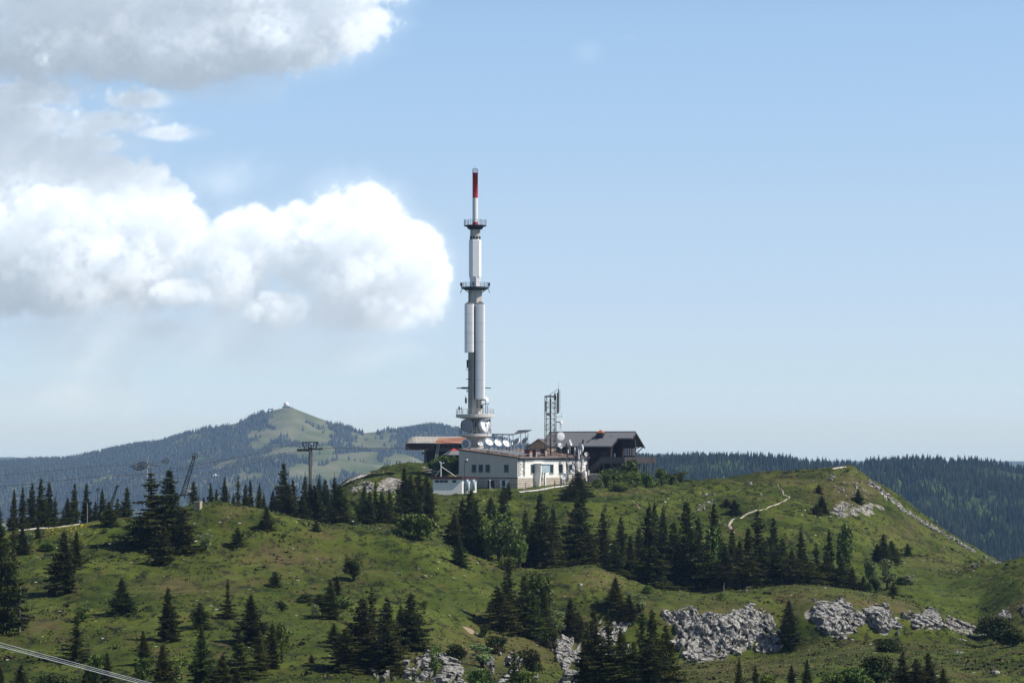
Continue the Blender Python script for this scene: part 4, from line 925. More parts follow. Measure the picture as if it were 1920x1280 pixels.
# ------------------------------------------------------------------ white hut in front, with its mast and the lamp
HD = 525.0; hx0, hz = xof(812, HD), zof(921, HD)
hut = empty('flat_roofed_hut', (hx0, HD, hz), .0, 'long low white hut with dark red flat roof in front of the cream building', 'hut')
def hw(px): return (px-812)/F*HD
def hzz(py): return zof(py, HD)-hz
child(MB().bx(0, hw(866), 0, 4.2, -1.5, hzz(896.5)), 'wall', 'white_paint', hut)
# sunlit bay turned to the right
child(MB().prism([(hw(866)+.01, .0, -1.5), (hw(893), 2.4, -1.5), (hw(893), 4.4, -1.5), (hw(866)+.01, 4.2, -1.5)], (0, 0, 1.5+hzz(898))), 'sunlit_bay', 'white_paint', hut)
child(MB().prism([(-.45, -.35, hzz(898)), (hw(866), -.35, hzz(898)), (hw(896), 2.2, hzz(898)), (hw(896), 5, hzz(898)), (-.45, 4.6, hzz(898))], (0, 0, .46)), 'flat_roof', 'dark_red', hut)
for a, b in ((815.5, 824), (824.8, 832), (832.6, 840), (848.3, 855.5)):
    f = child(MB().bx(hw(a), hw(b), -.06, .02, hzz(904.5), hzz(899.5)), 'window', 'frame_grey', hut); child(MB().bx(hw(a)+.08, hw(b)-.08, -.09, -.03, hzz(904.5)+.07, hzz(899.5)-.07), 'pane', 'glass', f)
for px in (875.5, 887):
    t_ = (hw(px)-hw(866))/(hw(893)-hw(866)); child(MB().lathe([(.0, .35), (.2, .32), (.34, .1), (.36, -.1), (.36, -1.7), (.0, -1.7)], (hw(px), 2.4*t_-.3, hzz(902)), 14), 'vent_hood', 'pale_glass', hut)
pm = empty('rooftop_mast', (hw(826.5)+hx0, HD+1.5, hz+hzz(893.5)), 0, 'short white mast with slanting stays on top of the white hut', 'mast')
def pz(py): return zof(py, HD)-(hz+hzz(893.5))
child(MB().tube((0, 0, 0), (0, 0, pz(866)), .09), 'pole', 'white_metal', pm)
child(MB().tube((0, 0, pz(874)), (2.75, .2, 0), .07).tube((0, 0, pz(879)), (-1.1, 0, 0), .07).tube((-1.5, .3, pz(884)), (-.4, .3, pz(883.5)), .05).tube((-1.6, .3, pz(889)), (-.8, .3, pz(889)), .05), 'stay', 'light_steel', pm)
child(MB().tube((-.15, 0, pz(867)), (.45, 0, pz(869)), .05).lathe([(.0, .12), (.12, .06), (.12, -.06), (0, -.12)], (-.2, 0, pz(866)), 8).lathe([(.0, .1), (.1, .05), (.1, -.05), (0, -.1)], (.5, 0, pz(867.5)), 8), 'floodlight', 'white_metal', pm)
lp_ = empty('floodlight_post', (xof(871, 521), 521, zof(923, 521)), 0, 'thin dark post carrying a round white floodlight before the hut', 'lamp post')
def lz_(py): return zof(py, 521)-zof(923, 521)
child(MB().tube((0, 0, -1), (0, 0, lz_(869)), .06).tube((0, 0, lz_(870)), (.3, 0, lz_(864)), .05), 'post', 'dark_steel', lp_)
child(MB().tube((0, 0, lz_(877)), (-1.0, 0, lz_(890)), .018, n=4).tube((0, 0, lz_(877)), (1.0, .2, lz_(890)), .018, n=4), 'guy_wire', 'grey_steel', lp_)
child(MB().lathe([(.001, .2), (.16, .14), (.2, 0), (.14, -.12), (.001, -.15)], (.45, 0, lz_(862)), 10), 'lamp_head', 'white_metal', lp_)
child(MB().bx(.0, .35, -.15, .15, lz_(866), lz_(864)), 'bracket', 'dark_steel', lp_)
bo = empty('short_post', (xof(918.5, 522), 522, zof(922, 522)), 0, 'short grey post with round white cap and a slanting stay, below the shaded wall', 'post')
child(MB().tube((0, 0, -1), (0, 0, zof(901.5, 522)-zof(922, 522)), .09), 'pole', 'light_steel', bo); child(MB().tube((.1, 0, 1.0), (.75, 0, 0), .04), 'stay', 'light_steel', bo)
child(MB().lathe([(.001, .14), (.13, .07), (.13, -.07), (.001, -.1)], (0, 0, zof(900.5, 522)-zof(922, 522)), 10), 'cap', 'white_metal', bo)
# retaining wall by the lodge, fence in front of the lit wall, concrete ramp
rw = empty('stone_retaining_wall', (xof(1101, 557), 557, zof(912, 557)), -.12, 'sunlit block of squared stone walling between white building and lodge', 'wall')
child(MB().bx(0, 2.8, 0, 2.5, -2, zof(889, 557)-zof(912, 557)), 'masonry', 'stone_wall', rw); child(MB().bx(-.1, 2.9, -.1, 2.6, zof(889, 557)-zof(912, 557), zof(887.8, 557)-zof(912, 557)), 'coping', 'concrete_light', rw)
def fence(name, pts, h, lab, step=1.6, m='dark_steel', D0=None):
    o = empty(name, tuple(P(*pts[0])), 0, lab, 'fence'); base = P(*pts[0]); i = 0; prev = None
    for a, b in zip(pts[:-1], pts[1:]):
        A_, B_ = P(*a), P(*b); n = max(1, int((B_-A_).length/step))
        for k in range(n+1):
            p = A_+(B_-A_)*k/n; z = gz(p.x, p.y); q = Vector((p.x, p.y, z))-base
            MB().tube(q+Vector((0, 0, -.3)), q+Vector((0, 0, h)), .05, n=5).build('fence_post', M[m], o)
            if prev is not None:
                w_ = MB()
                for hh_ in (.35, .65, .95): w_.tube(prev+Vector((0, 0, h*hh_)), q+Vector((0, 0, h*hh_)), .012, n=3)
                w_.build('wire', M['grey_steel'], o)
            prev = q
fence('wire_fence', [(985, 922, 527), (1040, 915, 532), (1085, 908, 541)], 1.6, 'wire fence on dark posts along the ramp below the sunlit wall', 2.2)
fence('meadow_fence', [(1107, 893, 566), (1160, 893, 566)], 1.2, 'light posts of the small fence under the lodge deck stair', 1.2, 'light_steel')
def strip(name, pts, w_, m, d0=232, lift=.05, kind='structure', dmax=640):
    """surface laid on the ground along a run of picture points"""
    Q = [];
    for i, (px, py) in enumerate(pts):
        D = hit(px, py, d0, dmax); Q.append(Vector((xof(px, D), D, 0)))
    R_ = [Q[0]]
    for a, b in zip(Q[:-1], Q[1:]):
        n = max(1, int((b-a).length/.6)); R_ += [a+(b-a)*k/n for k in range(1, n+1)]
    V_ = []; n = len(R_); rr = random.Random(len(pts))
    for i, p in enumerate(R_):
        d = (R_[min(i+1, n-1)]-R_[max(i-1, 0)]); d = Vector((d.x, d.y, 0)).normalized() if d.length > 0 else Vector((1, 0, 0)); nn = Vector((-d.y, d.x, 0)); k = w_ if isinstance(w_, (int, float)) else w_[0]+(w_[1]-w_[0])*i/n
        for s_ in (-1, -.5, 0, .5, 1):
            q = p+nn*s_*k*.5*(1+rr.uniform(-.25, .25)); V_.append((q.x, q.y, gz(q.x, q.y)+lift*(1 if abs(s_) < 1 else .1)))
    F_ = [(i*5+j, i*5+j+1, (i+1)*5+j+1, (i+1)*5+j) for i in range(n-1) for j in range(4)]
    o = MB().add(V_, F_, True).build(name, M[m]); tag(o, kind=kind); return o
mk('gravel', (.42, .37, .30), .95, var=.3, scale=3, bump=.4); mk('pale_gravel', (.66, .61, .53), .95, var=.2, scale=2.5, bump=.4); mk('dirt', (.30, .23, .15), .95, var=.3, scale=3)
strip('gravel_road', [(650, 905), (662, 899), (676, 893), (694, 888)], (4.5, 5.5), 'pale_gravel', 520)
strip('ramp', [(972, 923), (1000, 920), (1040, 913), (1075, 908)], 1.6, 'concrete_light', 500, .12, dmax=545)
strip('path', [(1458, 908), (1465, 918), (1468, 928), (1480, 932), (1474, 937), (1440, 952), (1415, 960), (1395, 966), (1372, 975), (1366, 985), (1375, 1000)], (.10, .5), 'gravel', 440)
strip('trail', [(1186, 938), (1192, 945), (1200, 955)], .2, 'dirt', 440)
strip('ridge_path', [(1560, 879), (1575, 877), (1586, 875)], .9, 'pale_gravel', 500)
strip('road', [(36, 990), (80, 984), (120, 979), (150, 976.5)], 2.2, 'pale_gravel', 385, .06, dmax=415)
strip('dirt_patch', [(876, 1178), (884, 1184), (892, 1190)], 1.6, 'dirt', 232)

# ------------------------------------------------------------------ lift pylon, cables, wheels
PD = 505.0; pyx, pyz = xof(582, PD), gz(xof(582, PD), PD)
pyl = empty('lift_pylon', (pyx, PD, pyz), 0, 'brown steel cable lift pylon with wide crosshead above the spruces', 'pylon')
def qz(py): return zof(py, PD)-pyz
def qx(px): return (px-582)/F*PD
child(MB().tube((0, 0, -1), (0, 0, qz(842)), .30, .25, n=12), 'post', 'brown_wood', pyl)
child(MB().bx(-.05, .05, -.42, -.3, qz(930), qz(843)), 'ladder', 'light_steel', pyl)
child(MB().box(((qx(558)+qx(580))/2, 0, qz(843.5)), (2.2, .5, .42)).box(((qx(584)+qx(605))/2, 0, qz(841.5)), (2.1, .5, .28)).box((0, 0, qz(842)), (.7, .6, .7)), 'crossarm', 'dark_steel', pyl)
s = MB()
for a, b in ((568, 572), (596, 592)): s.tube((qx(a), -.2, qz(829.5)), (qx(b), -.2, qz(841)), .11, n=5)
for px in (575, 578.5, 584, 588): s.tube((qx(px), .2, qz(829)), (qx(px), .2, qz(841)), .045, n=4)
s.tube((qx(567), 0, qz(829)), (qx(597), 0, qz(829)), .10, n=5).tube((qx(575), .2, qz(835)), (qx(590), .2, qz(835)), .04, n=4)
child(s, 'headframe', 'dark_steel', pyl)
for px in (567.5, 595.5): child(MB().lathe([(.17, -.12), (.17, .12)], (qx(px), 0, qz(829.5)), 12, M=Matrix.Rotation(math.pi/2, 3, 'X')), 'sheave', 'dark_steel', pyl)
child(MB().lathe([(.001, .15), (.13, .1), (.15, -.05), (.001, -.12)], (qx(585), -.35, qz(832)), 8), 'lamp', 'white_metal', pyl)
s = MB()
for a, b, py in ((559, 578, 838.5), (592, 605, 836.5)):
    s.tube((qx(a), -.3, qz(py)), (qx(b), -.3, qz(py)), .03, n=4)
    for k in range(5): x = qx(a)+(qx(b)-qx(a))*k/4; s.tube((x, -.3, qz(py)), (x, -.3, qz(842)), .025, n=4)
child(s, 'service_railing', 'grey_steel', pyl)
def cable(pts, r, lab, m='dark_steel', sag=0, group='lift cables', name='lift_cable'):
    Q = [P(*p) for p in pts]; s_ = MB(); o0 = Q[0]
    for a, b in zip(Q[:-1], Q[1:]):
        n = 8; pv = a
        for k in range(1, n+1):
            t_ = k/n; p = a+(b-a)*t_; p.z -= sag*4*t_*(1-t_); s_.tube(pv-o0, p-o0, r, n=5, cap=False); pv = p
    o = s_.build(name, M[m], loc=o0); tag(o, lab, 'cable', group); return o
cable([(567, 829, PD), (370, 870.5, 490), (322, 877.5, 485)], .055, 'uppermost thick lift cable sloping left from the pylon head', sag=.25)
cable([(560, 844, PD), (350, 880.5, 488), (175, 893, 480), (-60, 916, 470)], .035, 'second lift cable falling left from the pylon arm', sag=.2)
cable([(564, 846, PD), (370, 889, 490), (278, 903, 484)], .03, 'lowest lift cable left of the pylon, ending in the tall spruces', sag=.2)
cable([(600, 840, PD), (766, 839.5, 583)], .05, 'nearly level lift cable between pylon and brown station', sag=.05)
cable([(303, 866, 478), (180, 874, 470), (-60, 895, 455)], .03, 'thin upper cable running left past the tilted bullwheel', sag=.1)
cable([(275, 887, 478), (195, 914, 470), (182, 918, 468)], .03, 'short cable dropping left from the bullwheel post to the low pulley', sag=.05)
cable([(276, 893, 478), (222, 912, 471)], .025, 'thin cable from bullwheel post down to the little gantry', sag=.05)
cable([(-220, 1144, 150), (0, 1203.5, 148), (290, 1281, 146), (560, 1354, 144)], .015, 'upper one of the bright cables crossing the bottom left corner', 'white_metal', 0, 'bright foreground cables', 'overhead_cable')
cable([(-220, 1152, 151), (0, 1211, 149), (265, 1281, 147), (560, 1360, 145)], .022, 'lower thicker one of the bright cables in the bottom left corner', 'white_metal', 0, 'bright foreground cables', 'overhead_cable')
cable([(-220, 1148, 152), (0, 1208, 150), (200, 1260, 148), (560, 1356, 146)], .011, 'thin middle one of the bright cables in the bottom left corner', 'white_metal', 0, 'bright foreground cables', 'overhead_cable')
def wheel(s, c, r, Mx, t=.06, spokes=6, double=False):
    c = Vector(c); n = 24
    for k in range(n):
        a, b = 2*math.pi*k/n, 2*math.pi*(k+1)/n
        s.tube(c+Mx @ Vector((r*math.cos(a), r*math.sin(a), 0)), c+Mx @ Vector((r*math.cos(b), r*math.sin(b), 0)), t, n=5, cap=False)
        if double: s.tube(c+Mx @ Vector((r*.62*math.cos(a), r*.62*math.sin(a), 0)), c+Mx @ Vector((r*.62*math.cos(b), r*.62*math.sin(b), 0)), t*.7, n=4, cap=False)
    for k in range(spokes): a = 2*math.pi*k/spokes; s.tube(c, c+Mx @ Vector((r*math.cos(a), r*math.sin(a), 0)), t*.6, n=4)
    s.lathe([(t*2.2, -t*1.5), (t*2.2, t*1.5)], c, 8, M=Mx); return s
WD = 478.0; wx_, wz_ = xof(276.5, WD), gz(xof(276.5, WD), WD)
blw = empty('lift_bullwheel', (wx_, WD, wz_), 0, 'large tilted bullwheel on a thin mast rising behind the two tallest spruces', 'lift wheel')
def vx(px): return (px-276.5)/F*WD
def vz(py): return zof(py, WD)-wz_
child(MB().tube((0, 0, -1), (0, 0, vz(880)), .12).tube((0, 0, vz(880)), (.12, 0, vz(856)), .06), 'mast', 'light_steel', blw)
Mw = Matrix.Rotation(math.radians(-12), 3, 'Y') @ Matrix.Rotation(math.radians(34), 3, 'X')
child(wheel(MB(), (vx(265), 0, vz(873.5)), 1.08, Mw, .09, 8, True), 'wheel', 'dark_steel', blw)
child(MB().tube((vx(246), 0, vz(874.5)), (vx(254), 0, vz(872)), .07).tube((vx(246), 0, vz(874.5)), (vx(252), 0, vz(878)), .06).tube((vx(250), 0, vz(879.5)), (vx(277), 0, vz(876)), .06).tube((vx(277), 0, vz(870)), (vx(300), 0, vz(873.5)), .06).tube((vx(279), 0, vz(877)), (vx(281), 0, vz(881)), .07), 'arm', 'dark_steel', blw)
pw = empty('return_pulley', (xof(311.5, WD), WD, zof(864, WD)), 0, 'small spoked pulley hanging on the cable between bullwheel and leaning gantry', 'lift wheel')
child(wheel(MB(), (0, 0, 0), .44, Matrix.Rotation(math.radians(80), 3, 'X') @ Matrix.Rotation(.2, 3, 'Y'), .055, 6), 'wheel', 'dark_steel', pw)
child(MB().tube((-.75, 0, .0), (0, 0, -.05), .06).tube((-.75, 0, -.2), (.1, 0, -.45), .03), 'fork', 'dark_steel', pw)
def gantry(px0, py0, px1, py1, D, w_, rw_, lab, step=.55):
    A_ = P(px0, py0, D); B_ = P(px1, py1, D); A_ = A_-(B_-A_).normalized()*1.5; o = empty('leaning_gantry', tuple(A_), 0, lab, 'gantry')
    d = B_-A_; q = d.to_track_quat('Z', 'Y').to_matrix(); s_ = lattice_tower(MB(), w_, d.length, step, .05, 4, w_*.55); t_ = MB(); t_.add([q @ Vector(v) for v in s_.v], s_.f); child(t_, 'lattice', 'dark_steel', o)
    child(wheel(MB(), d+Vector((.15, 0, .25)), rw_, Matrix.Rotation(math.radians(80), 3, 'X'), .06, 6), 'wheel', 'dark_steel', o)
    child(MB().tube(d+Vector((-.4, 0, .0)), d+Vector((.2, 0, .25)), .07), 'fork', 'dark_steel', o)
gantry(347, 916, 364.5, 857, 486, .78, .46, 'leaning lattice gantry with pulley wheel, right of the two tallest spruces')
gantry(214, 932, 219.5, 914, 500, .45, .22, 'little leaning gantry far behind the left spruces', .4)
lpu = empty('low_pulley', (xof(184.5, 468), 468, zof(917, 468)), 0, 'tiny low pulley on its bracket left of the little gantry', 'lift wheel')
child(wheel(MB(), (0, 0, 0), .24, Matrix.Rotation(math.radians(60), 3, 'X'), .05, 5), 'wheel', 'dark_steel', lpu); child(MB().tube((0, 0, 0), (-.1, .1, -4.0), .05), 'post', 'dark_steel', lpu)

# ------------------------------------------------------------------ small things on the meadows
D = hit(372, 955, 300, 410); bx_ = xof(372.5, D); zb = gz(bx_, D)
cb_ = empty('utility_cabinet', (bx_, D, zb), -.35, 'small brownish grey utility cabinet standing on the left grassy crest', 'cabinet')
child(MB().bx(-.46, .42, -.35, .4, -.3, .98), 'body', 'beige', cb_); child(MB().bx(-.52, .48, -.41, .46, .98, 1.06), 'lid', 'concrete_light', cb_); child(MB().bx(.08, .11, -.375, -.345, .02, .95), 'door_joint', 'dark_steel', cb_)
D = 404.0; x_p = xof(165, D); z_p = gz(x_p, D)
po = MB().tube((0, 0, -.3), (0, 0, zof(943, D)-z_p), .055, n=6).build('wooden_pole', M['dead_wood'], loc=(x_p, D, z_p)); tag(po, 'thin pale pole standing alone at the end of the yellow meadow', 'pole')
def simple_post(px, py0, D, lab, r=.045, m='dark_wood'):
    x = xof(px, D); z = gz(x, D); o = MB().tube((0, 0, -.3), (.02, 0, zof(py0, D)-z), r, r*.8, n=6).build('marker_post', M[m], loc=(x, D, z)); tag(o, lab, 'post', 'marker posts on the summit'); return o
simple_post(1587.5, 864, 575, 'taller dark post on the very top of the summit hill')
simple_post(1580.5, 865, 577, 'thinner faint post beside the taller summit post', .03, 'grey_steel')
simple_post(1612, 888, 566, 'short dark post on the right shoulder below the summit', .04)
D = 577.0; x_t = xof(747, D); z_t = gz(x_t, D)
tb = empty('picnic_table', (x_t, D, z_t), .1, 'small picnic table silhouetted on the grassy crest left of the station', 'table')
child(MB().bx(-.42, .42, -.4, .4, .62, .70), 'tabletop', 'dark_wood', tb)
for sy in (-1, 1): child(MB().bx(-.45, .45, sy*.75-.12, sy*.75+.12, .36, .43), 'bench', 'dark_wood', tb)
for sx_ in (-.32, .32): child(MB().tube((sx_, -.7, -.1), (sx_, -.1, .65), .05, n=4).tube((sx_, .7, -.1), (sx_, .1, .65), .05, n=4).tube((sx_, -.75, .38), (sx_, .75, .38), .05, n=4), 'leg', 'dark_wood', tb)
D = hit(1399, 1109.5, 380, 415); x_s = xof(1399, D); z_s = gz(x_s, D)
sg = empty('broken_stump', (x_s, D, z_s), 0, 'pale broken tree stump leaning on two legs at the edge of the wood', 'stump')
child(MB().tube((-.05, 0, -.3), (-.02, 0, .45), .09, .05, n=6).tube((.28, .05, -.2), (.04, 0, .42), .07, .05, n=6).tube((-.03, 0, .4), (.03, 0, .75), .06, .05, n=6), 'trunk', 'dead_wood', sg)
child(MB().tube((0, 0, .72), (.45, 0, .70), .035, .02, n=5), 'branch', 'dead_wood', sg)
x_s, D = xof(1356.5, 408), 408.0; z_s = gz(x_s, D)
o = MB().tube((0, 0, -.4), (-.04, 0, .7), .07, .05, n=6).tube((-.04, 0, .7), (.03, 0, 1.3), .05, .03, n=6).build('dead_snag', M['dead_wood'], loc=(x_s, D, z_s)); tag(o, 'bare whitish dead trunk before the dark trees of the wood', 'dead tree')

# far mountain: radar dome and summit buildings
DD = 6400.0; dx_, dz_ = xof(538, DD), float(MT(np.array([xof(538, DD)]), np.array([DD-20]))[0])
rd = empty('radar_dome', (dx_, DD-20, dz_), 0, 'white radar dome on its low grey base crowning the distant mountain', 'radar dome')
child(MB().bx(-8, 8.5, -6, 6, -6, 3.2).bx(9, 15, -5, 5, -6, 1.0), 'base', 'grey_steel', rd)
child(MB().lathe([(6.0*math.cos(a), 6.6+6.4*math.sin(a)) for a in np.linspace(-.6, math.pi/2, 9)], n=20), 'dome', 'dish_white', rd)
def mz(px, D=6400): x = xof(px, D); return x, D-10, float(MT(np.array([x]), np.array([D-10.]))[0])
x, y, z = mz(508.5); o = empty('summit_station', (x, y, z), 0, 'flat roofed lift station on the left shoulder of the distant mountain', 'building')
child(MB().bx(-6, 6, -3, 3, 3.2, 5.0), 'roof', 'grey_steel', o); child(MB().bx(-6, -4, -2, 2, -4, 3.2).bx(3, 4.5, -2, 2, -4, 3.2), 'support', 'grey_steel', o)
for px, lab in ((488.5, 'left one of the paired lift masts on the distant shoulder'), (492.5, 'right one of the paired lift masts on the distant shoulder')):
    x, y, z = mz(px); o = empty('lift_mast', (x, y, z), 0, lab, 'mast', 'lift masts on the distant shoulder'); child(MB().tube((0, 0, -4), (0, 0, 6), .5), 'post', 'grey_steel', o); child(MB().bx(-2, 2, -.5, .5, 5.4, 6.2), 'crossarm', 'grey_steel', o)
Df = None
_s = np.arange(4600, 6400, 10.); zz = MT(xof(407, _s), _s); ss = zof(893, _s); Df = float(_s[np.argmax(zz >= ss)]); x = xof(407, Df); z = float(MT(np.array([x]), np.array([Df]))[0])
o = empty('alpine_farm', (x, Df-12, z), 0, 'tiny farmhouse with bright roof in the valley meadow of the mountain', 'farmhouse')
child(MB().bx(-4.5, 4.5, -3, 3, -4, 1.6), 'wall', 'beige', o); child(MB().prism([(-6, -4.5, 1.4), (6, -4.5, 1.4), (2, 0, 4.6), (-2, 0, 4.6)], (0, 0, .3)).prism([(-6, 4.5, 1.4), (6, 4.5, 1.4), (2, 0, 4.6), (-2, 0, 4.6)], (0, 0, .3)), 'roof', 'white_metal', o)

# ------------------------------------------------------------------ limestone: bedded slabs standing out of the turf
def slabs(poly, n, size, seed, dmin=232, dmax=640, tilt=(-.62, -.3), flat=False):
    rg_ = np.random.RandomState(seed); xs_ = [p[0] for p in poly]; ys_ = [p[1] for p in poly]; s_ = MB(); got = 0; tries = 0; cen = None
    while got < n and tries < n*12:
        tries += 1; px, py = rg_.uniform(min(xs_), max(xs_)), rg_.uniform(min(ys_), max(ys_))
        wx = px+float(vnoise(np.array([px/20.]), np.array([py/14.]), 91)[0])*22; wy = py+float(vnoise(np.array([px/16.]), np.array([py/12.]), 92)[0])*16
        if not in_poly(np.array(wx), np.array(wy), poly): continue
        nzv = float(rock_noise(0, 0, np.array([px]), np.array([py]))[0])
        if nzv < (-.16 if seed == 100 else .02 if seed < 200 else -.15) and n > 8: continue
        D = hit(px, py, dmin, dmax); x = xof(px, D); z = gz(x, D); p = Vector((x, D, z-size*(.5 if not flat else .05)))
        if cen is None: cen = p.copy()
        a = size*float(np.exp(np.clip(rg_.normal(0, .5), -1, 1.15)))*(1.2+nzv)
        dm = (a*rg_.uniform(.5, 1.3), a*rg_.uniform(.4, .8), a*rg_.uniform(.3, .7)) if flat else (a*rg_.uniform(.3, .6), a*rg_.uniform(.7, 1.1), a*rg_.uniform(.9, 1.7))
        R_ = Matrix.Rotation(tilt[0]+rg_.normal(0, .10), 3, 'Y') @ Matrix.Rotation(tilt[1]+rg_.normal(0, .18), 3, 'X') @ Matrix.Rotation(rg_.normal(0, .35), 3, 'Z')
        if flat: R_ = Matrix.Rotation(rg_.uniform(0, 3), 3, 'Z') @ Matrix.Rotation(rg_.normal(0, .3), 3, 'X')
        # rough block: a 3x3x3 shell with jittered corners, chipped edges
        g = []; idx = {}
        for i in (-1, 0, 1):
            for j in (-1, 1):
                for k_ in (-1, 0, 1):
                    e = .86 if (i and k_) else 1.04; v_ = Vector((i*dm[0]/2*e, j*dm[1]/2*(1 if not (i and k_) else .9), k_*dm[2]/2*e))+Vector(rg_.normal(0, .07*a, 3)); idx[(i, j, k_)] = len(g); g.append(p-cen+R_ @ v_)
        fs = []
        for j in (-1, 1):
            for i in (-1, 0):
                for k_ in (-1, 0): q_ = (idx[(i, j, k_)], idx[(i+1, j, k_)], idx[(i+1, j, k_+1)], idx[(i, j, k_+1)]); fs.append(q_ if j < 0 else q_[::-1])
        for i in (-1, 0): fs += [(idx[(i, -1, -1)], idx[(i, 1, -1)], idx[(i+1, 1, -1)], idx[(i+1, -1, -1)]), (idx[(i, -1, 1)], idx[(i+1, -1, 1)], idx[(i+1, 1, 1)], idx[(i, 1, 1)])]
        for k_ in (-1, 0): fs += [(idx[(-1, -1, k_)], idx[(-1, -1, k_+1)], idx[(-1, 1, k_+1)], idx[(-1, 1, k_)]), (idx[(1, -1, k_)], idx[(1, 1, k_)], idx[(1, 1, k_+1)], idx[(1, -1, k_+1)])]
        s_.add(g, fs); got += 1
    return s_, cen
def area(poly): return abs(sum(poly[i][0]*poly[(i+1) % len(poly)][1]-poly[(i+1) % len(poly)][0]*poly[i][1] for i in range(len(poly))))/2
def crag(poly, seed, dens, dip=.9):
    """bedded limestone face: the slope itself, pushed out in tilted, cracked ledges that sink back under the turf at the rim"""
    Ds = [hit(q[0], q[1], 232, 402) for q in poly]; d0, d1 = min(Ds)-2.5, max(Ds)+3.5
    px_ = np.arange(min(q[0] for q in poly)-14, max(q[0] for q in poly)+14, 1.5); D_ = np.arange(d0, d1, .17)
    X = D_[:, None]*((px_-960)/F)[None, :]; Y = np.repeat(D_[:, None], len(px_), 1)
    Z = ground_z(X.ravel(), Y.ravel()).reshape(X.shape); PY = 640-(F*(Z/Y*CP-SP)/(CP+Z/Y*SP)); PX = np.repeat(px_[None], len(D_), 0)
    wx = PX+vnoise(X/1.3, Y/1.0, 301+seed)*22+vnoise(X/.5, Z/.5, 303)*8; wy = PY+vnoise(X/1.1, Y/.8, 302+seed)*14+vnoise(X/.45, Z/.4, 304)*6
    m = in_poly(wx, wy, poly).astype(float)*(rock_noise(X, Y, PX, PY) > -.40+(1-dens)*.65)
    for _ in range(3): m[1:-1, 1:-1] = (m[1:-1, 1:-1]*2+m[:-2, 1:-1]+m[2:, 1:-1]+m[1:-1, :-2]+m[1:-1, 2:])/6
    warp = vnoise(X/2.6, Z/1.7+Y/3, 310+seed)*1.1+vnoise(X/.9, Z/.7+Y/2, 311)*.35
    sd_, cd_ = math.sin(dip), math.cos(dip); u = (X*sd_+(Z+.35*Y)*cd_)/1.15+warp; v = (X*cd_-(Z+.35*Y)*sd_)/2.3+warp*.8+np.floor(u)*.37
    fu, fv = u-np.floor(u), v-np.floor(v)
    cell = lattice(320+seed)[np.floor(u).astype(int) % 256, np.floor(v).astype(int) % 256]
    crack = np.minimum(np.clip(fu/.14, 0, 1), np.clip(fv/.12, 0, 1))
    u2, v2 = u*2.7+cell*3+warp, v*3.1+cell*5; f2 = u2-np.floor(u2); cell2 = lattice(340+seed)[np.floor(u2).astype(int) % 256, np.floor(v2).astype(int) % 256]
    fine = np.clip(vnoise(X/1.9, Z/1.2, 341)*3+.5, 0, 1)
    disp = .10+.55*cell+.40*(1-fu)*cell-.5*(1-crack)*np.clip(vnoise(X/2.2, Z/1.5+Y/2, 342)*2.5+.75, .1, 1)+fine*(.22*cell2-.20*(f2 < .16))+vnoise(X/.35, Z/.3+Y/.5, 312)*.14
    big = vnoise(X/3.2, Z/2.2, 330+seed)*1.5+vnoise(X/1.5, Z/1.1, 331+seed)*.5
    disp = np.where(m > .02, (disp+big+.15)*np.clip(m*1.6, 0, 1)-(1-np.clip(m*2.4, 0, 1))*.5, -.7)
    Vx = np.stack([X+disp*.10, Y-disp*.72, Z+disp*.42], -1); cen = Vector((float(X.mean()), float(Y.mean()), float(Z.mean())))
    a_, c_2 = X.shape; i_ = np.arange(a_-1)[:, None]*c_2+np.arange(c_2-1)[None, :]
    Fq_ = np.stack([i_, i_+1, i_+c_2+1, i_+c_2], -1).reshape(-1, 4); keep_ = (m > .02).ravel()[Fq_].any(1); Fq_ = Fq_[keep_]
    us = np.unique(Fq_); mp_ = np.zeros(a_*c_2, int); mp_[us] = np.arange(len(us))
    return np_mesh('rock_outcrop', Vx.reshape(-1, 3)[us]-np.array(cen), mp_[Fq_], M['limestone']), cen
for i, (poly, k, lab) in enumerate(ROCKS):
    me, cen = crag(poly, i, k)
    o = bpy.data.objects.new('rock_outcrop', me); o.location = cen; link(o); tag(o, lab, 'rock outcrop', 'limestone outcrops of the front bank')
    s_, cen2 = slabs(poly, int(area(poly)/26*k)+5, .30, 100+i, 232, 402)
    s_.v = [tuple(Vector(q)+cen2-cen) for q in s_.v]; s_.build('rubble', M['limestone'], o, recalc=False)['kind'] = 'stuff'
for i, (poly, k, lab, dm) in enumerate(SCREE):
    s_, cen = slabs(poly, int(area(poly)/12*k)+4, .34, 200+i, dm, 640, flat=True)
    o = s_.build('scree', M['limestone'], loc=cen, recalc=False); tag(o, lab, 'scree', kind='stuff')
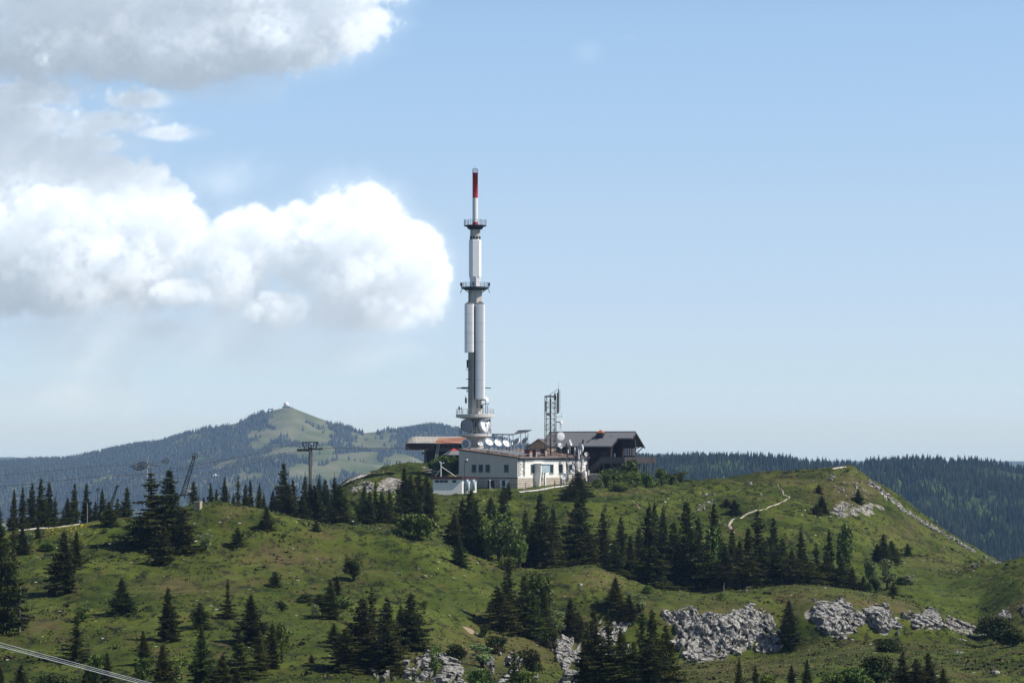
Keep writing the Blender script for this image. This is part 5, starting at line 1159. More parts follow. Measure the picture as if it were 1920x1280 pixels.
# stony line down the right flank
line = [(1626, 903), (1640, 912), (1655, 925), (1672, 938), (1690, 955), (1712, 968), (1740, 985), (1770, 1002), (1800, 1020), (1826, 1034)]; line2 = [(1842, 1043), (1858, 1052), (1872, 1062)]
rl = random.Random(4)
for pts, ww, nm in ((line, 4.0, 'white stony track running straight down the right flank of the summit hill'), (line2, 2.0, 'short lower end of the white stony track on the right flank')):
    s_ = MB(); cen = None
    for (a, b) in zip(pts[:-1], pts[1:]):
        for k in range(34 if ww > 3 else 14):
            t_ = rl.random(); f_ = 1.25-.6*((a[0]-1626)/220) if ww > 3 else .6
            px, py = a[0]+(b[0]-a[0])*t_+rl.gauss(0, ww*.45*f_), a[1]+(b[1]-a[1])*t_+rl.gauss(0, ww*.4*f_)
            D = hit(px, py, 480, 600); p = Vector((xof(px, D), D, gz(xof(px, D), D)))
            if cen is None: cen = p.copy()
            r = rl.uniform(.14, .42); s_.box(p-cen, (r*1.6, r*1.6, r), M=Matrix.Rotation(rl.random()*3, 3, 'Z') @ Matrix.Rotation(rl.gauss(0, .4), 3, 'X'))
    o = s_.build('stony_track', M['limestone'], loc=cen); tag(o, nm, 'scree', kind='stuff')
strip('ridge_track', [(1630, 906), (1655, 926), (1690, 954), (1740, 984), (1800, 1019), (1826, 1034)], (1.6, .7), 'pale_gravel', 480, .04)
# single boulders
for i, (px, py, sz_, dm, lab) in enumerate([(1826, 1060, .8, 440, 'lone white boulder low on the right flank of the summit hill'), (1798, 1222, .9, 232, 'pale oblong boulder on the lower right meadow'), (1862, 1262, 1.0, 232, 'long white boulder near the bottom right corner'), (1583, 1198, .7, 232, 'left one of two boulders fallen below the tilted slabs'), (1595, 1200, .6, 232, 'right one of two boulders fallen below the tilted slabs'), (1088, 1096, .6, 380, 'flat pale boulder on the meadow left of the small crest spruce'), (195, 1195, .25, 232, 'tiny white stone in the turf between left spruces'), (1545, 1056+46, .45, 380, 'light boulder on the grassy edge before the wood'), (985, 918, .5, 500, 'pale boulder beside the ramp under the building corner'), (997, 920, .6, 500, 'wide rough boulder below the wire fence')]):
    s_, cen = slabs([(px-3, py-2), (px+3, py-2), (px+3, py+2), (px-3, py+2)], 2, sz_, 300+i, dm, 640, flat=True)
    if cen is None:
        D = hit(px, py, dm); cen = Vector((xof(px, D), D, gz(xof(px, D), D))); s_ = MB().lathe([(.001, sz_*.4), (sz_*.5, sz_*.2), (sz_*.6, -.1)], n=7, sm=False)
    o = s_.build('boulder', M['limestone'], loc=cen, recalc=True); tag(o, lab, 'boulder', 'single boulders')

# ------------------------------------------------------------------ trees
def spruce_mesh(seed, H=10.0, R=2.1, gap=0.0, ragged=.25, levels=34, power=.85, bare=.04):
    """needle sprays on whorled drooping branches; metres"""
    r = random.Random(seed); V = []; Fc = []
    def spray(p, d, L, w, hang):
        """flat feathered twig: spine with side blades, hanging a little"""
        up = Vector((0, 0, 1)); sdv = d.cross(up)
        if sdv.length < 1e-3: sdv = Vector((1, 0, 0))
        sdv.normalize(); n = 3
        for i in range(n):
            t = (i+.4)/n; c = p+d*L*t+Vector((0, 0, -hang*t*t)); ww = w*(1-.62*t)*r.uniform(.7, 1.25)
            for s_ in (-1, 1):
                tip = c+sdv*s_*ww+d*ww*.7+Vector((0, 0, -ww*r.uniform(.15, .75))); b = len(V)
                V.extend([c-d*L*.14, c+d*L*.16, tip]); Fc.append((b, b+1, b+2))
        for i in range(3):
            t = (i+r.random())/3.2; c = p+d*L*t+Vector((0, 0, -hang*t*t)); hh = w*r.uniform(.9, 1.9)*(1.1-.5*t); b = len(V)
            V.extend([c-d*L*.20+sdv*r.uniform(-.06, .06), c+d*L*.24+sdv*r.uniform(-.06, .06), c+d*L*r.uniform(-.05, .15)+sdv*r.uniform(-.12, .12)+Vector((0, 0, -hh))]); Fc.append((b, b+1, b+2))
        b = len(V); V.extend([p+d*L*.55+sdv*w*.22, p+d*L*.55-sdv*w*.22, p+d*L*1.12+Vector((0, 0, -hang*1.1))]); Fc.append((b, b+1, b+2))
    lean = [r.uniform(.68, 1.22) for _ in range(8)]
    for li in range(levels):
        t = li/(levels-1); z = H*(bare+(1-bare)*t**.92)
        if z > H*.985: continue
        rad = R*((1-z/H)**power)*r.uniform(1-ragged, 1+ragged*.6)
        if r.random() < gap: rad *= .55
        nb = max(5, int(6+9*(1-t)))
        a0 = r.random()*6.28
        for k in range(nb):
            a = a0+2*math.pi*k/nb+r.uniform(-.25, .25); L = rad*r.choice((r.uniform(.5, .85), r.uniform(.85, 1.22)))*lean[int(a/6.2832*8) % 8]
            if L < .12: continue
            droop = .10+.30*(1-t); d = Vector((math.cos(a), math.sin(a), .38*t-droop*.3)); zz = z+r.uniform(-.12, .12)
            m = max(2, int(L/.40)); pos = Vector((0, 0, zz))
            for q in range(m):
                u = (q+.5)/m; p = Vector((math.cos(a)*L*u, math.sin(a)*L*u, zz-droop*L*u+.22*L*u*u))
                dl = d.normalized(); side = Vector((-dl.y, dl.x, 0))
                q_ = min(1.0, .22+L*.42); sl_ = (.55+.35*(1-u))*q_*.8
                for s_ in (-1, 1): spray(p, (dl*.75+side*s_*.8).normalized(), sl_*1.12, .27*(.35+.65*q_), .22*sl_)
            spray(Vector((math.cos(a)*L*.8, math.sin(a)*L*.8, zz-droop*L*.8+.15*L)), d.normalized(), min(.7, .06+L*.34), .24*min(1, .3+L*.4), .04)
    for k in range(10):     # leader
        a = r.random()*6.28; z = H*(.90+.012*k); b = len(V); L = .15*(1.1-k/10)
        V.extend([Vector((0, 0, z)), Vector((math.cos(a)*L, math.sin(a)*L, z-.06)), Vector((0, 0, z+.34))]); Fc.append((b, b+1, b+2))
    b = len(V); V.extend([Vector((-.04, 0, H*.95)), Vector((.04, 0, H*.95)), Vector((0, 0, H*1.0))]); Fc.append((b, b+1, b+2))
    return np_mesh('crown', [tuple(v) for v in V], Fc, M['needles'])
def trunk_mesh(H, r0, m='bark'):
    s = MB().tube((0, 0, -.8), (0, 0, H*.5), r0, r0*.6, n=7).tube((0, 0, H*.5), (0, 0, H*.97), r0*.6, .02, n=6)
    me = bpy.data.meshes.new('trunk'); me.from_pydata(s.v, [], s.f); me.materials.append(M[m]); me.update(); return me
SPR = []
for i, kw in enumerate([dict(R=2.3, power=.95), dict(R=2.0, ragged=.45, gap=.2, power=.9), dict(R=2.6, power=.9, ragged=.3), dict(R=2.2, ragged=.55, gap=.3, levels=27, power=.85), dict(R=2.7, power=.82, ragged=.35), dict(R=1.8, power=1.0, levels=34, ragged=.35), dict(R=3.1, power=.72, ragged=.45, levels=30, gap=.1)]):
    SPR.append((spruce_mesh(40+i, **kw), kw['R']))
TRK = trunk_mesh(10, .13)
def leafy_mesh(seed, n=2600, lobes=7, H=6.0, W=5.0, low=0.12, size=.16):
    """crown of small leaf faces gathered in uneven clumps"""
    rg_ = np.random.RandomState(seed); cs = []
    for i in range(lobes):
        a = rg_.uniform(0, 6.28); q = rg_.uniform(0, .62); cs.append((math.cos(a)*W/2*q, math.sin(a)*W/2*q, H*(low+(1-low)*rg_.uniform(.25, .86)), W*rg_.uniform(.17, .30), H*rg_.uniform(.12, .2)))
    cs = np.array(cs); V = []; k = rg_.randint(0, lobes, n)
    d = rg_.normal(size=(n, 3)); d /= np.linalg.norm(d, axis=1)[:, None]; rr = rg_.uniform(.35, 1.08, n)**.6
    # twig bundles inside every lobe
    tw_ = rg_.randint(0, 26, n); td = rg_.normal(size=(lobes, 26, 3)); td /= np.linalg.norm(td, axis=2)[..., None]
    dd = d*.42+td[k, tw_]; dd /= np.linalg.norm(dd, axis=1)[:, None]
    p = cs[k, :3]+dd*rr[:, None]*np.stack([cs[k, 3], cs[k, 3], cs[k, 4]*1.15], -1)
    p[:, 2] = np.maximum(p[:, 2], .05)
    u_ = rg_.normal(size=(n, 3)); u_ /= np.linalg.norm(u_, axis=1)[:, None]; v_ = np.cross(u_, d); v_ /= np.linalg.norm(v_, axis=1)[:, None]; s_ = size*rg_.uniform(.6, 1.5, n)[:, None]
    V = np.stack([p-u_*s_, p+v_*s_*.7, p+u_*s_, p-v_*s_*.7], 1).reshape(-1, 3); Fq = np.arange(n*4).reshape(-1, 4)
    stems = MB(); 
    for c in cs: stems.tube((0, 0, -.5), (c[0]*.4, c[1]*.4, c[2]*.55), .10, .06, n=5).tube((c[0]*.4, c[1]*.4, c[2]*.55), tuple(c[:3]), .06, .02, n=4)
    tm = bpy.data.meshes.new('stems'); tm.from_pydata(stems.v, [], stems.f); tm.materials.append(M['bark']); tm.update()
    return V, Fq, tm
LEAF = []
for i, kw in enumerate([dict(H=6, W=5, lobes=9), dict(H=4.2, W=6, lobes=10, low=.05), dict(H=7, W=4.2, lobes=9, low=.25), dict(H=3.4, W=6.5, lobes=12, low=.0, n=3000), dict(H=6.5, W=3.6, lobes=8, low=.15, n=1100, size=.15)]):
    V_, Fq_, tm = leafy_mesh(70+i, **kw)
    LEAF.append((V_, Fq_, tm, kw['H'], kw['W']))
_lm = {}
def leaf_me(i, m):
    if (i, m) not in _lm: _lm[(i, m)] = np_mesh('crown', LEAF[i][0], LEAF[i][1], M[m])
    return _lm[(i, m)]
_sm = {}
def spr_me(i, m):
    if (i, m) not in _sm:
        me = SPR[i][0] if m == 'needles' else SPR[i][0].copy()
        if m != 'needles': me.materials.clear(); me.materials.append(M[m])
        _sm[(i, m)] = me
    return _sm[(i, m)]
ORD = ['', 'first', 'second', 'third', 'fourth', 'fifth', 'sixth', 'seventh', 'eighth', 'ninth', 'tenth', 'eleventh', 'twelfth', 'thirteenth', 'fourteenth', 'fifteenth', 'sixteenth', 'seventeenth', 'eighteenth', 'nineteenth', 'twentieth', 'twenty-first', 'twenty-second', 'twenty-third', 'twenty-fourth', 'twenty-fifth', 'twenty-sixth', 'twenty-seventh', 'twenty-eighth', 'twenty-ninth', 'thirtieth']
rt = random.Random(12)
proto = {}
def add_tree(px, top, base, w_, D=None, kind='s', label=None, group=None, m=None, pi=None, dmin=None, dmax=640, place_px=None):
    """base: picture row of the foot (gives the distance through the ground sheet) unless D is set"""
    if D is None: D = hit(px, base, dmin or 232, dmax)
    x = xof(px, D); z = gz(x, D)-.15; h = zof(top, D)-z; wm = w_/F*D
    if h < .5: h = .5
    if kind == 's':
        i = pi if pi is not None else rt.randrange(len(SPR)); m = m or ('needles_light' if rt.random() < .18 else 'needles'); nm = 'spruce_tree'
        sx_ = wm*(1.42 if 900 < px < 1640 and 405 < D < 480 else 1.30)/(2*SPR[i][1]*.98); sz_ = h/10.0; meshes = (('crown', spr_me(i, m)), ('trunk', TRK))
    elif kind == 'l':
        i = pi if pi is not None else rt.randrange(3); m = m or 'leaves'; nm = 'broadleaf_shrub' if h < 4.5 else 'broadleaf_tree'
        sx_ = wm/LEAF[i][4]*1.05; sz_ = h/LEAF[i][3]*1.02; meshes = (('crown', leaf_me(i, m)), ('trunk', LEAF[i][2]))
    key = (nm, i, m)
    if key not in proto:
        o = bpy.data.objects.new(nm, None); COL.objects.link(o)
        for n_, me in meshes: c = bpy.data.objects.new(n_, me); COL.objects.link(c); c.parent = o
        proto[key] = o
    else:
        o = proto[key].copy(); COL.objects.link(o)
        for ch_ in proto[key].children: c = ch_.copy(); COL.objects.link(c); c.parent = o
    o.location = (x, D, z); o.rotation_euler = (rt.gauss(0, .015), rt.gauss(0, .015), rt.random()*6.28); o.scale = (sx_, sx_, sz_)
    tag(o, label, 'tree' if 'tree' in nm else 'shrub', group)
    return o
def look(w_, h_, light=False):
    k = 'slender' if w_/h_ < .34 else ('broad' if w_/h_ > .58 else 'full')
    s_ = 'small' if h_ < 60 else ('tall' if h_ > 125 else 'mid-sized')
    return s_+' '+k
def cluster(phrase, lst, group):
    """lst rows: px, top, base, width, D or None, extra dict"""
    lst = sorted(lst, key=lambda q: q[0])
    for i, q in enumerate(lst):
        px, top, base, w_ = q[:4]; D = q[4] if len(q) > 4 else None; kw = q[5] if len(q) > 5 else {}
        kd = kw.get('kind', 's'); word = 'dark spruce' if kd == 's' else ('pale green shrub' if kw.get('m') == 'leaves_pale' else 'bright green shrub')
        lab = f"{look(w_, max(20, base-top))} {word}, {ORD[i+1]} from the left {phrase}"
        if len(lst) == 1: lab = f"{look(w_, max(20, base-top))} {word} {phrase}"
        add_tree(px, top, base, w_, D, label=lab, group=group, **kw)
cluster('in the back row at the left edge', [(2, 948, 990, 30, 452), (28, 912, 985, 24, 450), (43, 908, 985, 26, 455), (60, 901, 982, 34, 458), (76, 893, 980, 36, 460), (93, 898, 980, 40, 462), (104, 928, 982, 30, 455), (127, 930, 975, 34, 458), (140, 903, 975, 32, 462), (161, 903, 975, 34, 465), (179, 936, 976, 24, 466)], 'spruces of the left back row')
cluster('beside the tallest pair', [(193, 914, 972, 32, 455), (206, 938, 986, 42, None, dict(m='needles_light', pi=4)), (221, 932, 972, 26, 462), (240, 910, 978, 34, 448)], 'spruces beside the lift wheel')
cluster('in the big pair beneath the bullwheel', [(287, 879, 1020, 92, None, dict(pi=3, m='needles')), (319, 877, 1018, 84, None, dict(pi=4, m='needles'))], 'two tallest left spruces')
cluster('under the two tallest', [(262, 965, 1018, 60, None, dict(pi=6, m='needles')), (310, 985, 1058, 56, None, dict(pi=4)), (344, 955, 1035, 56, None, dict(pi=6, m='needles')), (295, 985, 1032, 60, None, dict(pi=6, m='needles'))], 'spruces under the tall pair')
cluster('in the back row between cabinet and pylon', [(366, 898, 946, 34, 452), (383, 930, 948, 24, 448), (397, 903, 948, 26, 455), (407, 914, 948, 22, 456), (423, 891, 945, 32, 458), (438, 922, 948, 22, 450), (448, 889, 948, 28, 460), (459, 905, 950, 26, 452), (472, 897, 952, 26, 458), (486, 902, 955, 28, 455), (496, 925, 960, 24, 450)], 'spruces of the middle back row')
cluster('around the lift pylon', [(511, 915, 962, 28, 458), (531, 864, 945, 46, 475), (541, 903, 972, 54, 450), (551, 893, 965, 34, 462), (572, 883, 968, 34, 470), (583, 897, 975, 38, 460), (590, 905, 985, 44, 452), (598, 887, 970, 34, 475), (611, 895, 978, 38, 465), (628, 886, 975, 36, 470), (636, 904, 985, 52, 458), (648, 925, 988, 30, 455), (568, 925, 972, 44, 446)], 'spruces around the lift pylon')
cluster('left of the white hut', [(682, 909, 985, 30, 462), (694, 918, 988, 34, 455), (704, 900, 985, 24, 468), (716, 915, 988, 32, 460), (732, 915, 990, 38, 452), (722, 935, 990, 44, 446), (757, 874, 968, 36, 478), (768, 885, 972, 36, 470), (784, 879, 968, 40, 475), (799, 884, 965, 30, 482), (803, 900, 970, 36, 468), (748, 905, 975, 34, 465), (776, 905, 975, 50, 460)], 'spruces of the grove left of the hut')
cluster('on the left foreground slope', [(28, 960, 1180, 40, None, dict(m='needles', pi=3)), (8, 980, 1188, 88, None, dict(m='needles', pi=4)), (44, 985, 1040, 34, None), (73, 984, 1009, 20, None, dict(pi=4)), (122, 993, 1112, 68, None, dict(pi=4, m='needles')), (145, 992, 1062, 34, None, dict(pi=1)), (230, 1080, 1151, 50, None, dict(pi=2)), (240, 1110, 1152, 34, None, dict(pi=4)), (315, 1098, 1203, 48, None, dict(pi=4, m='needles')), (377, 1127, 1178, 40, None, dict(pi=6)), (429, 1081, 1160, 28, None, dict(pi=3)), (147, 1143, 1240, 50, None, dict(pi=3)), (205, 1218, 1290, 28, None, dict(pi=1)), (273, 1178, 1248, 34, None, dict(pi=0)), (307, 1205, 1298, 56, None, dict(pi=4)), (382, 1164, 1290, 50, None, dict(pi=2)), (419, 1225, 1296, 56, None, dict(pi=4, m='needles_light')), (446, 1250, 1300, 34, None), (42, 1240, 1318, 50, None, dict(pi=0)), (4, 1240, 1310, 34, None), (450, 1170, 1272, 68, None, dict(pi=3)), (469, 1111, 1205, 62, None, dict(pi=2, m='needles')), (490, 1180, 1262, 44, None, dict(pi=4)), (512, 1164, 1252, 40, None, dict(pi=1)), (200, 1016, 1022, 12, None, dict(pi=4)), (165, 1245, 1290, 26, None)], 'spruces of the left foreground slope')
cluster('on the middle grass humps', [(447, 987, 1025, 28, None, dict(pi=6, dmin=300)), (501, 947, 993, 32, None, dict(pi=2, dmin=300)), (594, 974, 997, 24, None, dict(m='needles_light', pi=4, dmin=300)), (517, 1070, 1101, 26, None, dict(pi=6)), (621, 1088, 1160, 52, None, dict(pi=4)), (634, 1076, 1130, 28, None, dict(pi=1)), (627, 1165, 1206, 28, None, dict(pi=0)), (861, 1001, 1060, 32, None, dict(pi=0, dmin=300)), (585, 1226, 1243, 15, None, dict(pi=6)), (600, 1112, 1136, 34, None, dict(pi=6))], 'single spruces on the grass humps')
cluster('above the bottom crag', [(682, 1118, 1252, 96, None, dict(pi=4, m='needles')), (650, 1175, 1258, 70, None, dict(pi=6, m='needles')), (697, 1093, 1225, 56, None, dict(pi=3, m='needles')), (728, 1112, 1235, 60, None, dict(pi=0)), (768, 1108, 1218, 72, None, dict(pi=4, m='needles')), (726, 1172, 1262, 76, None, dict(pi=6, m='needles')), (752, 1125, 1212, 44, None, dict(pi=5))], 'spruces of the broad foreground clump')
cluster('below the white building', [(852, 958, 1035, 48, 425, dict(pi=4)), (869, 928, 1040, 54, 432), (882, 914, 1045, 66, 428, dict(pi=4, m='needles')), (893, 935, 1050, 54, 422, dict(pi=2)), (921, 929, 985, 30, 492), (945, 907, 945, 20, 505), (953, 902, 945, 20, 508), (942, 935, 990, 32, 490), (982, 949, 1048, 38, 440), (1011, 921, 1070, 58, 436, dict(pi=4, m='needles')), (1000, 975, 1068, 50, 428), (1024, 955, 1075, 44, 426), (1037, 947, 1078, 50, 430, dict(pi=0)), (1083, 880, 945, 46, 512, dict(pi=0, m='needles')), (1070, 905, 945, 40, 508, dict(pi=6, m='needles')), (1091, 895, 1040, 60, 452, dict(pi=3, m='needles')), (1083, 935, 1045, 84, 446, dict(pi=4, m='needles')), (1132, 952, 1064, 46, 436, dict(pi=0)), (1163, 963, 1045, 38, 445, dict(pi=1)), (1215, 937, 1085, 54, 440, dict(pi=0, m='needles')), (1227, 933, 1090, 44, 447), (1245, 945, 1100, 48, 438), (1200, 985, 1085, 54, 430, dict(pi=4, m='needles')), (1240, 1000, 1105, 70, 428, dict(pi=6, m='needles')), (1288, 934, 1115, 70, 432, dict(pi=4, m='needles')), (1180, 1000, 1078, 44, 428, dict(pi=4)), (1262, 975, 1112, 62, 428, dict(pi=4, m='needles')), (1220, 1020, 1102, 66, 420, dict(pi=6, m='needles')), (1152, 1010, 1070, 46, 424, dict(pi=6)), (1102, 985, 1060, 44, 432, dict(pi=6, m='needles'))], 'spruces of the wood below the building')
cluster('below the summit trail', [(1341, 935, 1030, 36, 468, dict(pi=0)), (1300, 990, 1118, 70, 424, dict(pi=6, m='needles')), (1325, 1010, 1115, 62, 426, dict(pi=4, m='needles')), (1356, 1020, 1112, 56, 422, dict(pi=2)), (1420, 948, 1100, 66, 442, dict(pi=3, m='needles')), (1403, 985, 1100, 54, 436, dict(pi=4)), (1385, 1010, 1108, 60, 426, dict(pi=4)), (1446, 964, 1085, 36, 448, dict(pi=1)), (1432, 1010, 1108, 64, 424, dict(pi=6, m='needles')), (1465, 1005, 1100, 54, 430, dict(pi=4)), (1484, 1025, 1102, 50, 424, dict(pi=2)), (1504, 988, 1092, 44, 440, dict(pi=0)), (1531, 1014, 1100, 46, 430, dict(pi=3)), (1555, 986, 1060, 28, 452, dict(pi=1)), (1550, 1030, 1102, 52, 424, dict(pi=4)), (1575, 1040, 1104, 48, 424, dict(pi=4)), (1596, 1060, 1106, 36, 424, dict(pi=2)), (1618, 1078, 1110, 26, 424), (1518, 1050, 1100, 50, 420, dict(pi=6)), (1272, 1010, 1112, 60, 424, dict(pi=4, m='needles')), (1405, 1040, 1108, 56, 418, dict(pi=6)), (1312, 965, 1118, 56, 432, dict(pi=4, m='needles')), (1372, 985, 1108, 52, 436, dict(pi=2, m='needles')), (1455, 1030, 1104, 60, 420, dict(pi=6, m='needles')), (1495, 1045, 1102, 54, 419, dict(pi=6, m='needles')), (1345, 1050, 1114, 60, 418, dict(pi=6, m='needles'))], 'spruces of the wood below the summit hill')
cluster('on the open summit slope', [(1361, 933, 950, 20, None, dict(pi=6, dmin=450)), (1376, 935, 962, 26, None, dict(pi=6, dmin=450)), (1534, 906, 926, 16, None, dict(pi=6, dmin=450)), (1540, 927, 962, 30, None, dict(pi=0, dmin=450)), (1529, 945, 964, 26, None, dict(pi=6, dmin=450)), (1608, 915, 943, 24, None, dict(pi=2, dmin=450)), (1655, 997, 1055, 34, None, dict(pi=0, dmin=430)), (1670, 1012, 1057, 42, None, dict(pi=4, dmin=430)), (1643, 1018, 1052, 30, None, dict(pi=4, dmin=430)), (1700, 1017, 1040, 20, None, dict(pi=6, dmin=430)), (1673, 1090, 1116, 18, None, dict(pi=6, dmin=410))], 'single spruces on the summit hill')
cluster('in the centre clump', [(953, 1031, 1178, 52, None, dict(pi=3, m='needles')), (936, 1093, 1180, 66, None, dict(pi=0, m='needles')), (948, 1085, 1178, 56, None, dict(pi=4)), (985, 1075, 1190, 60, None, dict(pi=4, m='needles')), (1000, 1110, 1196, 66, None, dict(pi=4)), (1022, 1105, 1195, 40, None, dict(pi=1)), (1068, 1120, 1196, 42, None, dict(pi=4, m='needles')), (1084, 1145, 1200, 40, None, dict(pi=6, m='needles'))], 'spruces of the clump at the centre')
cluster('before the limestone cliff', [(1153, 1079, 1142, 46, None, dict(pi=0, dmin=340)), (1180, 1113, 1163, 40, None, dict(pi=4)), (1113, 1140, 1300, 66, None, dict(pi=4, m='needles')), (1098, 1170, 1300, 60, None, dict(pi=4)), (1142, 1145, 1300, 64, None, dict(pi=3, m='needles')), (1128, 1190, 1306, 84, None, dict(pi=6, m='needles')), (1168, 1170, 1304, 66, None, dict(pi=2)), (1205, 1128, 1302, 58, None, dict(pi=3)), (1227, 1138, 1300, 64, None, dict(pi=4, m='needles')), (1250, 1165, 1296, 56, None, dict(pi=1)), (1215, 1190, 1306, 80, None, dict(pi=6, m='needles')), (1188, 1200, 1306, 60, None, dict(pi=4))], 'tall spruces before the cliff')
cluster('along the right bottom edge', [(966, 1212, 1296, 42, None, dict(pi=3)), (1384, 1226, 1302, 24, None, dict(pi=5)), (1415, 1243, 1302, 24, None, dict(pi=1)), (1478, 1121, 1202, 46, None, dict(pi=0, m='needles')), (1482, 1243, 1304, 30, None, dict(pi=1)), (1511, 1232, 1304, 32, None, dict(pi=0)), (1690, 1218, 1302, 46, None, dict(pi=4, m='needles')), (1715, 1232, 1304, 50, None, dict(pi=6, m='needles')), (1741, 1219, 1300, 44, None, dict(pi=0, m='needles')), (1765, 1250, 1306, 40, None, dict(pi=4))], 'spruces of the right bottom edge')
L_ = lambda **k: dict(kind='l', **k)
cluster('behind the white hut', [(816, 862, 895, 46, 560, L_(pi=0)), (838, 856, 895, 44, 556, L_(pi=1)), (852, 858, 895, 34, 552, L_(pi=0)), (828, 868, 900, 40, 548, L_(pi=1))], 'bushes behind the hut')
cluster('around the lodge deck', [(1136, 888, 918, 34, 540, L_(pi=1)), (1152, 880, 918, 42, 545, L_(pi=0)), (1172, 890, 922, 44, 538, L_(pi=1)), (1180, 860, 905, 40, 556, L_(pi=2)), (1192, 884, 922, 40, 540, L_(pi=0)), (1212, 888, 918, 40, 545, L_(pi=1)), (1226, 895, 916, 34, 548, L_(pi=3)), (1241, 877, 914, 30, 552, L_(pi=2)), (1258, 890, 914, 36, 556, L_(pi=1)), (1274, 884, 912, 28, 560, L_(pi=0)), (1290, 898, 912, 26, 562, L_(pi=3)), (1120, 896, 920, 26, 534, L_(pi=3)), (1160, 902, 926, 50, 530, L_(pi=3))], 'bushes around the lodge')
cluster('below the white building', [(935, 965, 1040, 70, 424, L_(pi=0)), (915, 990, 1050, 50, 420, L_(pi=1)), (955, 985, 1060, 56, 418, L_(pi=0)), (975, 1015, 1070, 50, 416, L_(pi=1)), (905, 965, 1020, 36, 434, L_(pi=2)), (968, 1010, 1068, 40, 410, L_(pi=2)), (950, 1045, 1080, 44, 402, L_(pi=1))], 'broadleaved bushes in the wood')
cluster('at the left grove edge', [(780, 960, 1012, 96, None, L_(pi=3, dmin=380)), (762, 968, 1000, 40, None, L_(pi=1, dmin=380)), (650, 945, 985, 30, 470, L_(pi=2)), (664, 930, 980, 26, 485, L_(pi=4, m='leaves_pale')), (205, 960, 985, 30, 440, L_(pi=1))], 'bushes at the left wood')
cluster('on the left slopes', [(387, 997, 1032, 34, None, L_(pi=4, m='leaves_pale')), (55, 1000, 1030, 34, None, L_(pi=1, m='leaves_pale')), (157, 1135, 1165, 34, None, L_(pi=4)), (90, 1015, 1032, 40, None, L_(pi=3)), (530, 1165, 1242, 34, None, L_(pi=2)), (520, 1205, 1245, 26, None, L_(pi=0)), (665, 1047, 1090, 46, None, L_(pi=0, m='low_shrub')), (640, 1115, 1140, 60, None, L_(pi=3)), (575, 1112, 1128, 40, None, L_(pi=3, m='low_shrub')), (530, 1128, 1146, 26, None, L_(pi=1, m='low_shrub')), (797, 1125, 1143, 22, None, L_(pi=1)), (592, 1130, 1160, 22, None, L_(pi=4, m='leaves_pale')), (330, 1230, 1290, 50, None, L_(pi=4)), (198, 990, 1000, 20, None, L_(pi=1)), (908, 1170, 1195, 26, None, L_(pi=1, m='low_shrub')), (270, 1235, 1285, 46, None, L_(pi=1)), (180, 1230, 1290, 44, None, L_(pi=1)), (100, 1262, 1300, 80, None, L_(pi=3, m='low_shrub'))], 'shrubs on the left slopes')
cluster('around the centre crags', [(1010, 1068, 1160, 62, None, L_(pi=2)), (1040, 1140, 1192, 44, None, L_(pi=4, m='leaves_pale')), (1200, 1110, 1150, 40, None, L_(pi=4, m='leaves_pale')), (905, 1203, 1250, 60, None, L_(pi=4, m='leaves_pale')), (995, 1220, 1268, 60, None, L_(pi=1, m='low_shrub')), (930, 1190, 1225, 60, None, L_(pi=3, m='low_shrub')), (855, 1205, 1240, 50, None, L_(pi=3, m='low_shrub')), (1030, 1180, 1215, 50, None, L_(pi=3, m='low_shrub')), (815, 1205, 1270, 34, None, L_(pi=4)), (900, 1250, 1290, 60, None, L_(pi=3)), (985, 1255, 1296, 60, None, L_(pi=3))], 'shrubs at the centre crags')
cluster('on the right hand slopes', [(1582, 979, 1042, 42, 450, L_(pi=2, m='leaves')), (1630, 1045, 1100, 30, None, L_(pi=2, m='leaves_pale', dmin=420)), (1662, 1043, 1105, 36, None, L_(pi=4, m='leaves_pale', dmin=420)), (1628, 1092, 1110, 20, None, L_(pi=1, dmin=400)), (1640, 1085, 1106, 26, 425, L_(pi=1, m='low_shrub')), (1690, 1080, 1096, 40, None, L_(pi=3, m='low_shrub', dmin=410)), (1335, 985, 1110, 44, 436, L_(pi=2)), (1870, 1153, 1206, 70, None, L_(pi=3, m='low_shrub')), (1850, 1158, 1195, 60, None, L_(pi=1, m='low_shrub')), (1895, 1175, 1212, 56, None, L_(pi=3, m='low_shrub')), (1600, 1248, 1296, 80, None, L_(pi=3)), (1560, 1262, 1300, 60, None, L_(pi=1)), (1640, 1225, 1280, 80, None, L_(pi=3, m='low_shrub')), (1440, 1262, 1302, 50, None, L_(pi=3)), (1820, 1278, 1306, 60, None, L_(pi=3)), (1660, 1195, 1222, 70, None, L_(pi=3, m='low_shrub')), (1350, 1112, 1126, 20, None, L_(pi=1)), (1215, 1096, 1112, 26, None, L_(pi=3, dmin=380))], 'shrubs on the right slopes')
# dead trunk with bare twigs at the left edge
D = hit(40, 1185); x_, z_ = xof(40, D), gz(xof(40, D), D); hd = zof(1098, D)-z_
dt = empty('dead_tree', (x_, D, z_), 0, 'dead grey tree trunk with bare twigs beside the large left edge spruce', 'tree')
child(MB().tube((0, 0, -.4), (.05, 0, hd), .11, .03, n=6), 'trunk', 'dead_wood', dt); s = MB(); r_ = random.Random(2)
for k in range(34):
    a = r_.random()*6.28; z = hd*r_.uniform(.1, .98); L = r_.uniform(.5, 1.5)*(1.2-z/hd); p = Vector((.03, 0, z)); q = p+Vector((math.cos(a)*L, math.sin(a)*L, r_.uniform(-.3, .2))); s.tube(p, q, .03, .01, n=3)
    s.tube(p+(q-p)*.6, p+(q-p)*.6+Vector((r_.uniform(-.4, .4), r_.uniform(-.4, .4), -.25)), .015, .006, n=3)
child(s, 'branch', 'dead_wood', dt)

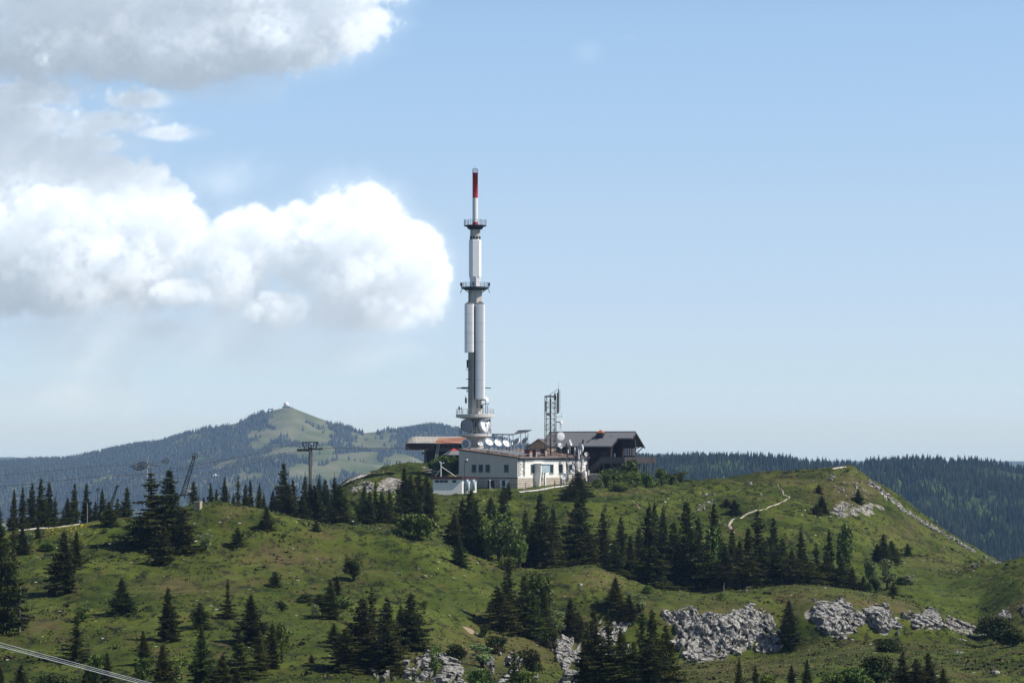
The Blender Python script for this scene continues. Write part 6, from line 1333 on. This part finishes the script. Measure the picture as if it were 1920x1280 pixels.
# ------------------------------------------------------------------ ground cover nobody could count
def scatter(name, n, seed, d0, d1, size, m, label, thr=-.05, blades=5, period=9, hgt=.6, pts=None, dark=None):
    rg_ = np.random.RandomState(seed)
    if pts is None:
        D = np.sqrt(rg_.uniform(d0**2, d1**2, n)); px = rg_.uniform(-80, 2000, n); x = xof(px, D)
        dn = fbm(x, D, period, seed, 4, .6); kp = dn > thr; x, D, dn = x[kp], D[kp], dn[kp]
        # nothing under buildings or on the tracks
        bad = ((D > 524) & (D < 600) & (x > -20) & (x < 24)); x, D = x[~bad], D[~bad]
    else: x, D = pts
    rk = np.array([0.0]); z = ground_z(x, D); k = len(x); s_ = size*rg_.uniform(.45, 1.5, k)
    a = rg_.uniform(0, 6.28, (k, blades)); lean = rg_.uniform(.2, 1.1, (k, blades)); off = rg_.normal(0, .35, (k, blades, 2))*s_[:, None, None]
    bxp = np.stack([x[:, None]+off[..., 0], D[:, None]+off[..., 1], np.repeat(z[:, None], blades, 1)-.03], -1)
    wv = np.stack([-np.sin(a), np.cos(a), 0*a], -1)*(s_[:, None, None]*.26); tp = bxp+np.stack([np.cos(a)*lean, np.sin(a)*lean, 0*a+hgt*rg_.uniform(.6, 1.5, (k, blades))], -1)*s_[:, None, None]*.8
    V_ = np.stack([bxp-wv, bxp+wv, tp+wv*.5, tp-wv*.5], 2).reshape(-1, 3); Fq_ = np.arange(k*blades*4).reshape(-1, 4)
    o = bpy.data.objects.new(name, np_mesh(name, V_, Fq_, M[m])); link(o); tag(o, label, 'ground cover', kind='stuff'); return o
scatter('grass', 60000, 1, 268, 590, .26, 'tuft', 'rough mountain grass in tufts over all the slopes', -.15, 4, 6, .55)
scatter('undergrowth', 15000, 2, 268, 590, .46, 'low_shrub', 'low dark dwarf shrubs in patches over the slopes', .26, 7, 11, .45)
scatter('flowers', 1500, 9, 280, 440, .10, 'flower_white', 'tiny white flowers scattered in the turf', .1, 3, 14, .5)
ym_ = np.random.RandomState(3); fx_ = ym_.uniform(85, 190, 800); fd_ = np.array([404-abs(q) for q in ym_.normal(0, 4, 800)]); scatter('yellow_flowers', 0, 4, 0, 1, .14, 'flower_yellow', 'yellow flowers covering the little meadow on the left crest', pts=(xof(fx_, fd_), fd_), blades=3, hgt=.5)
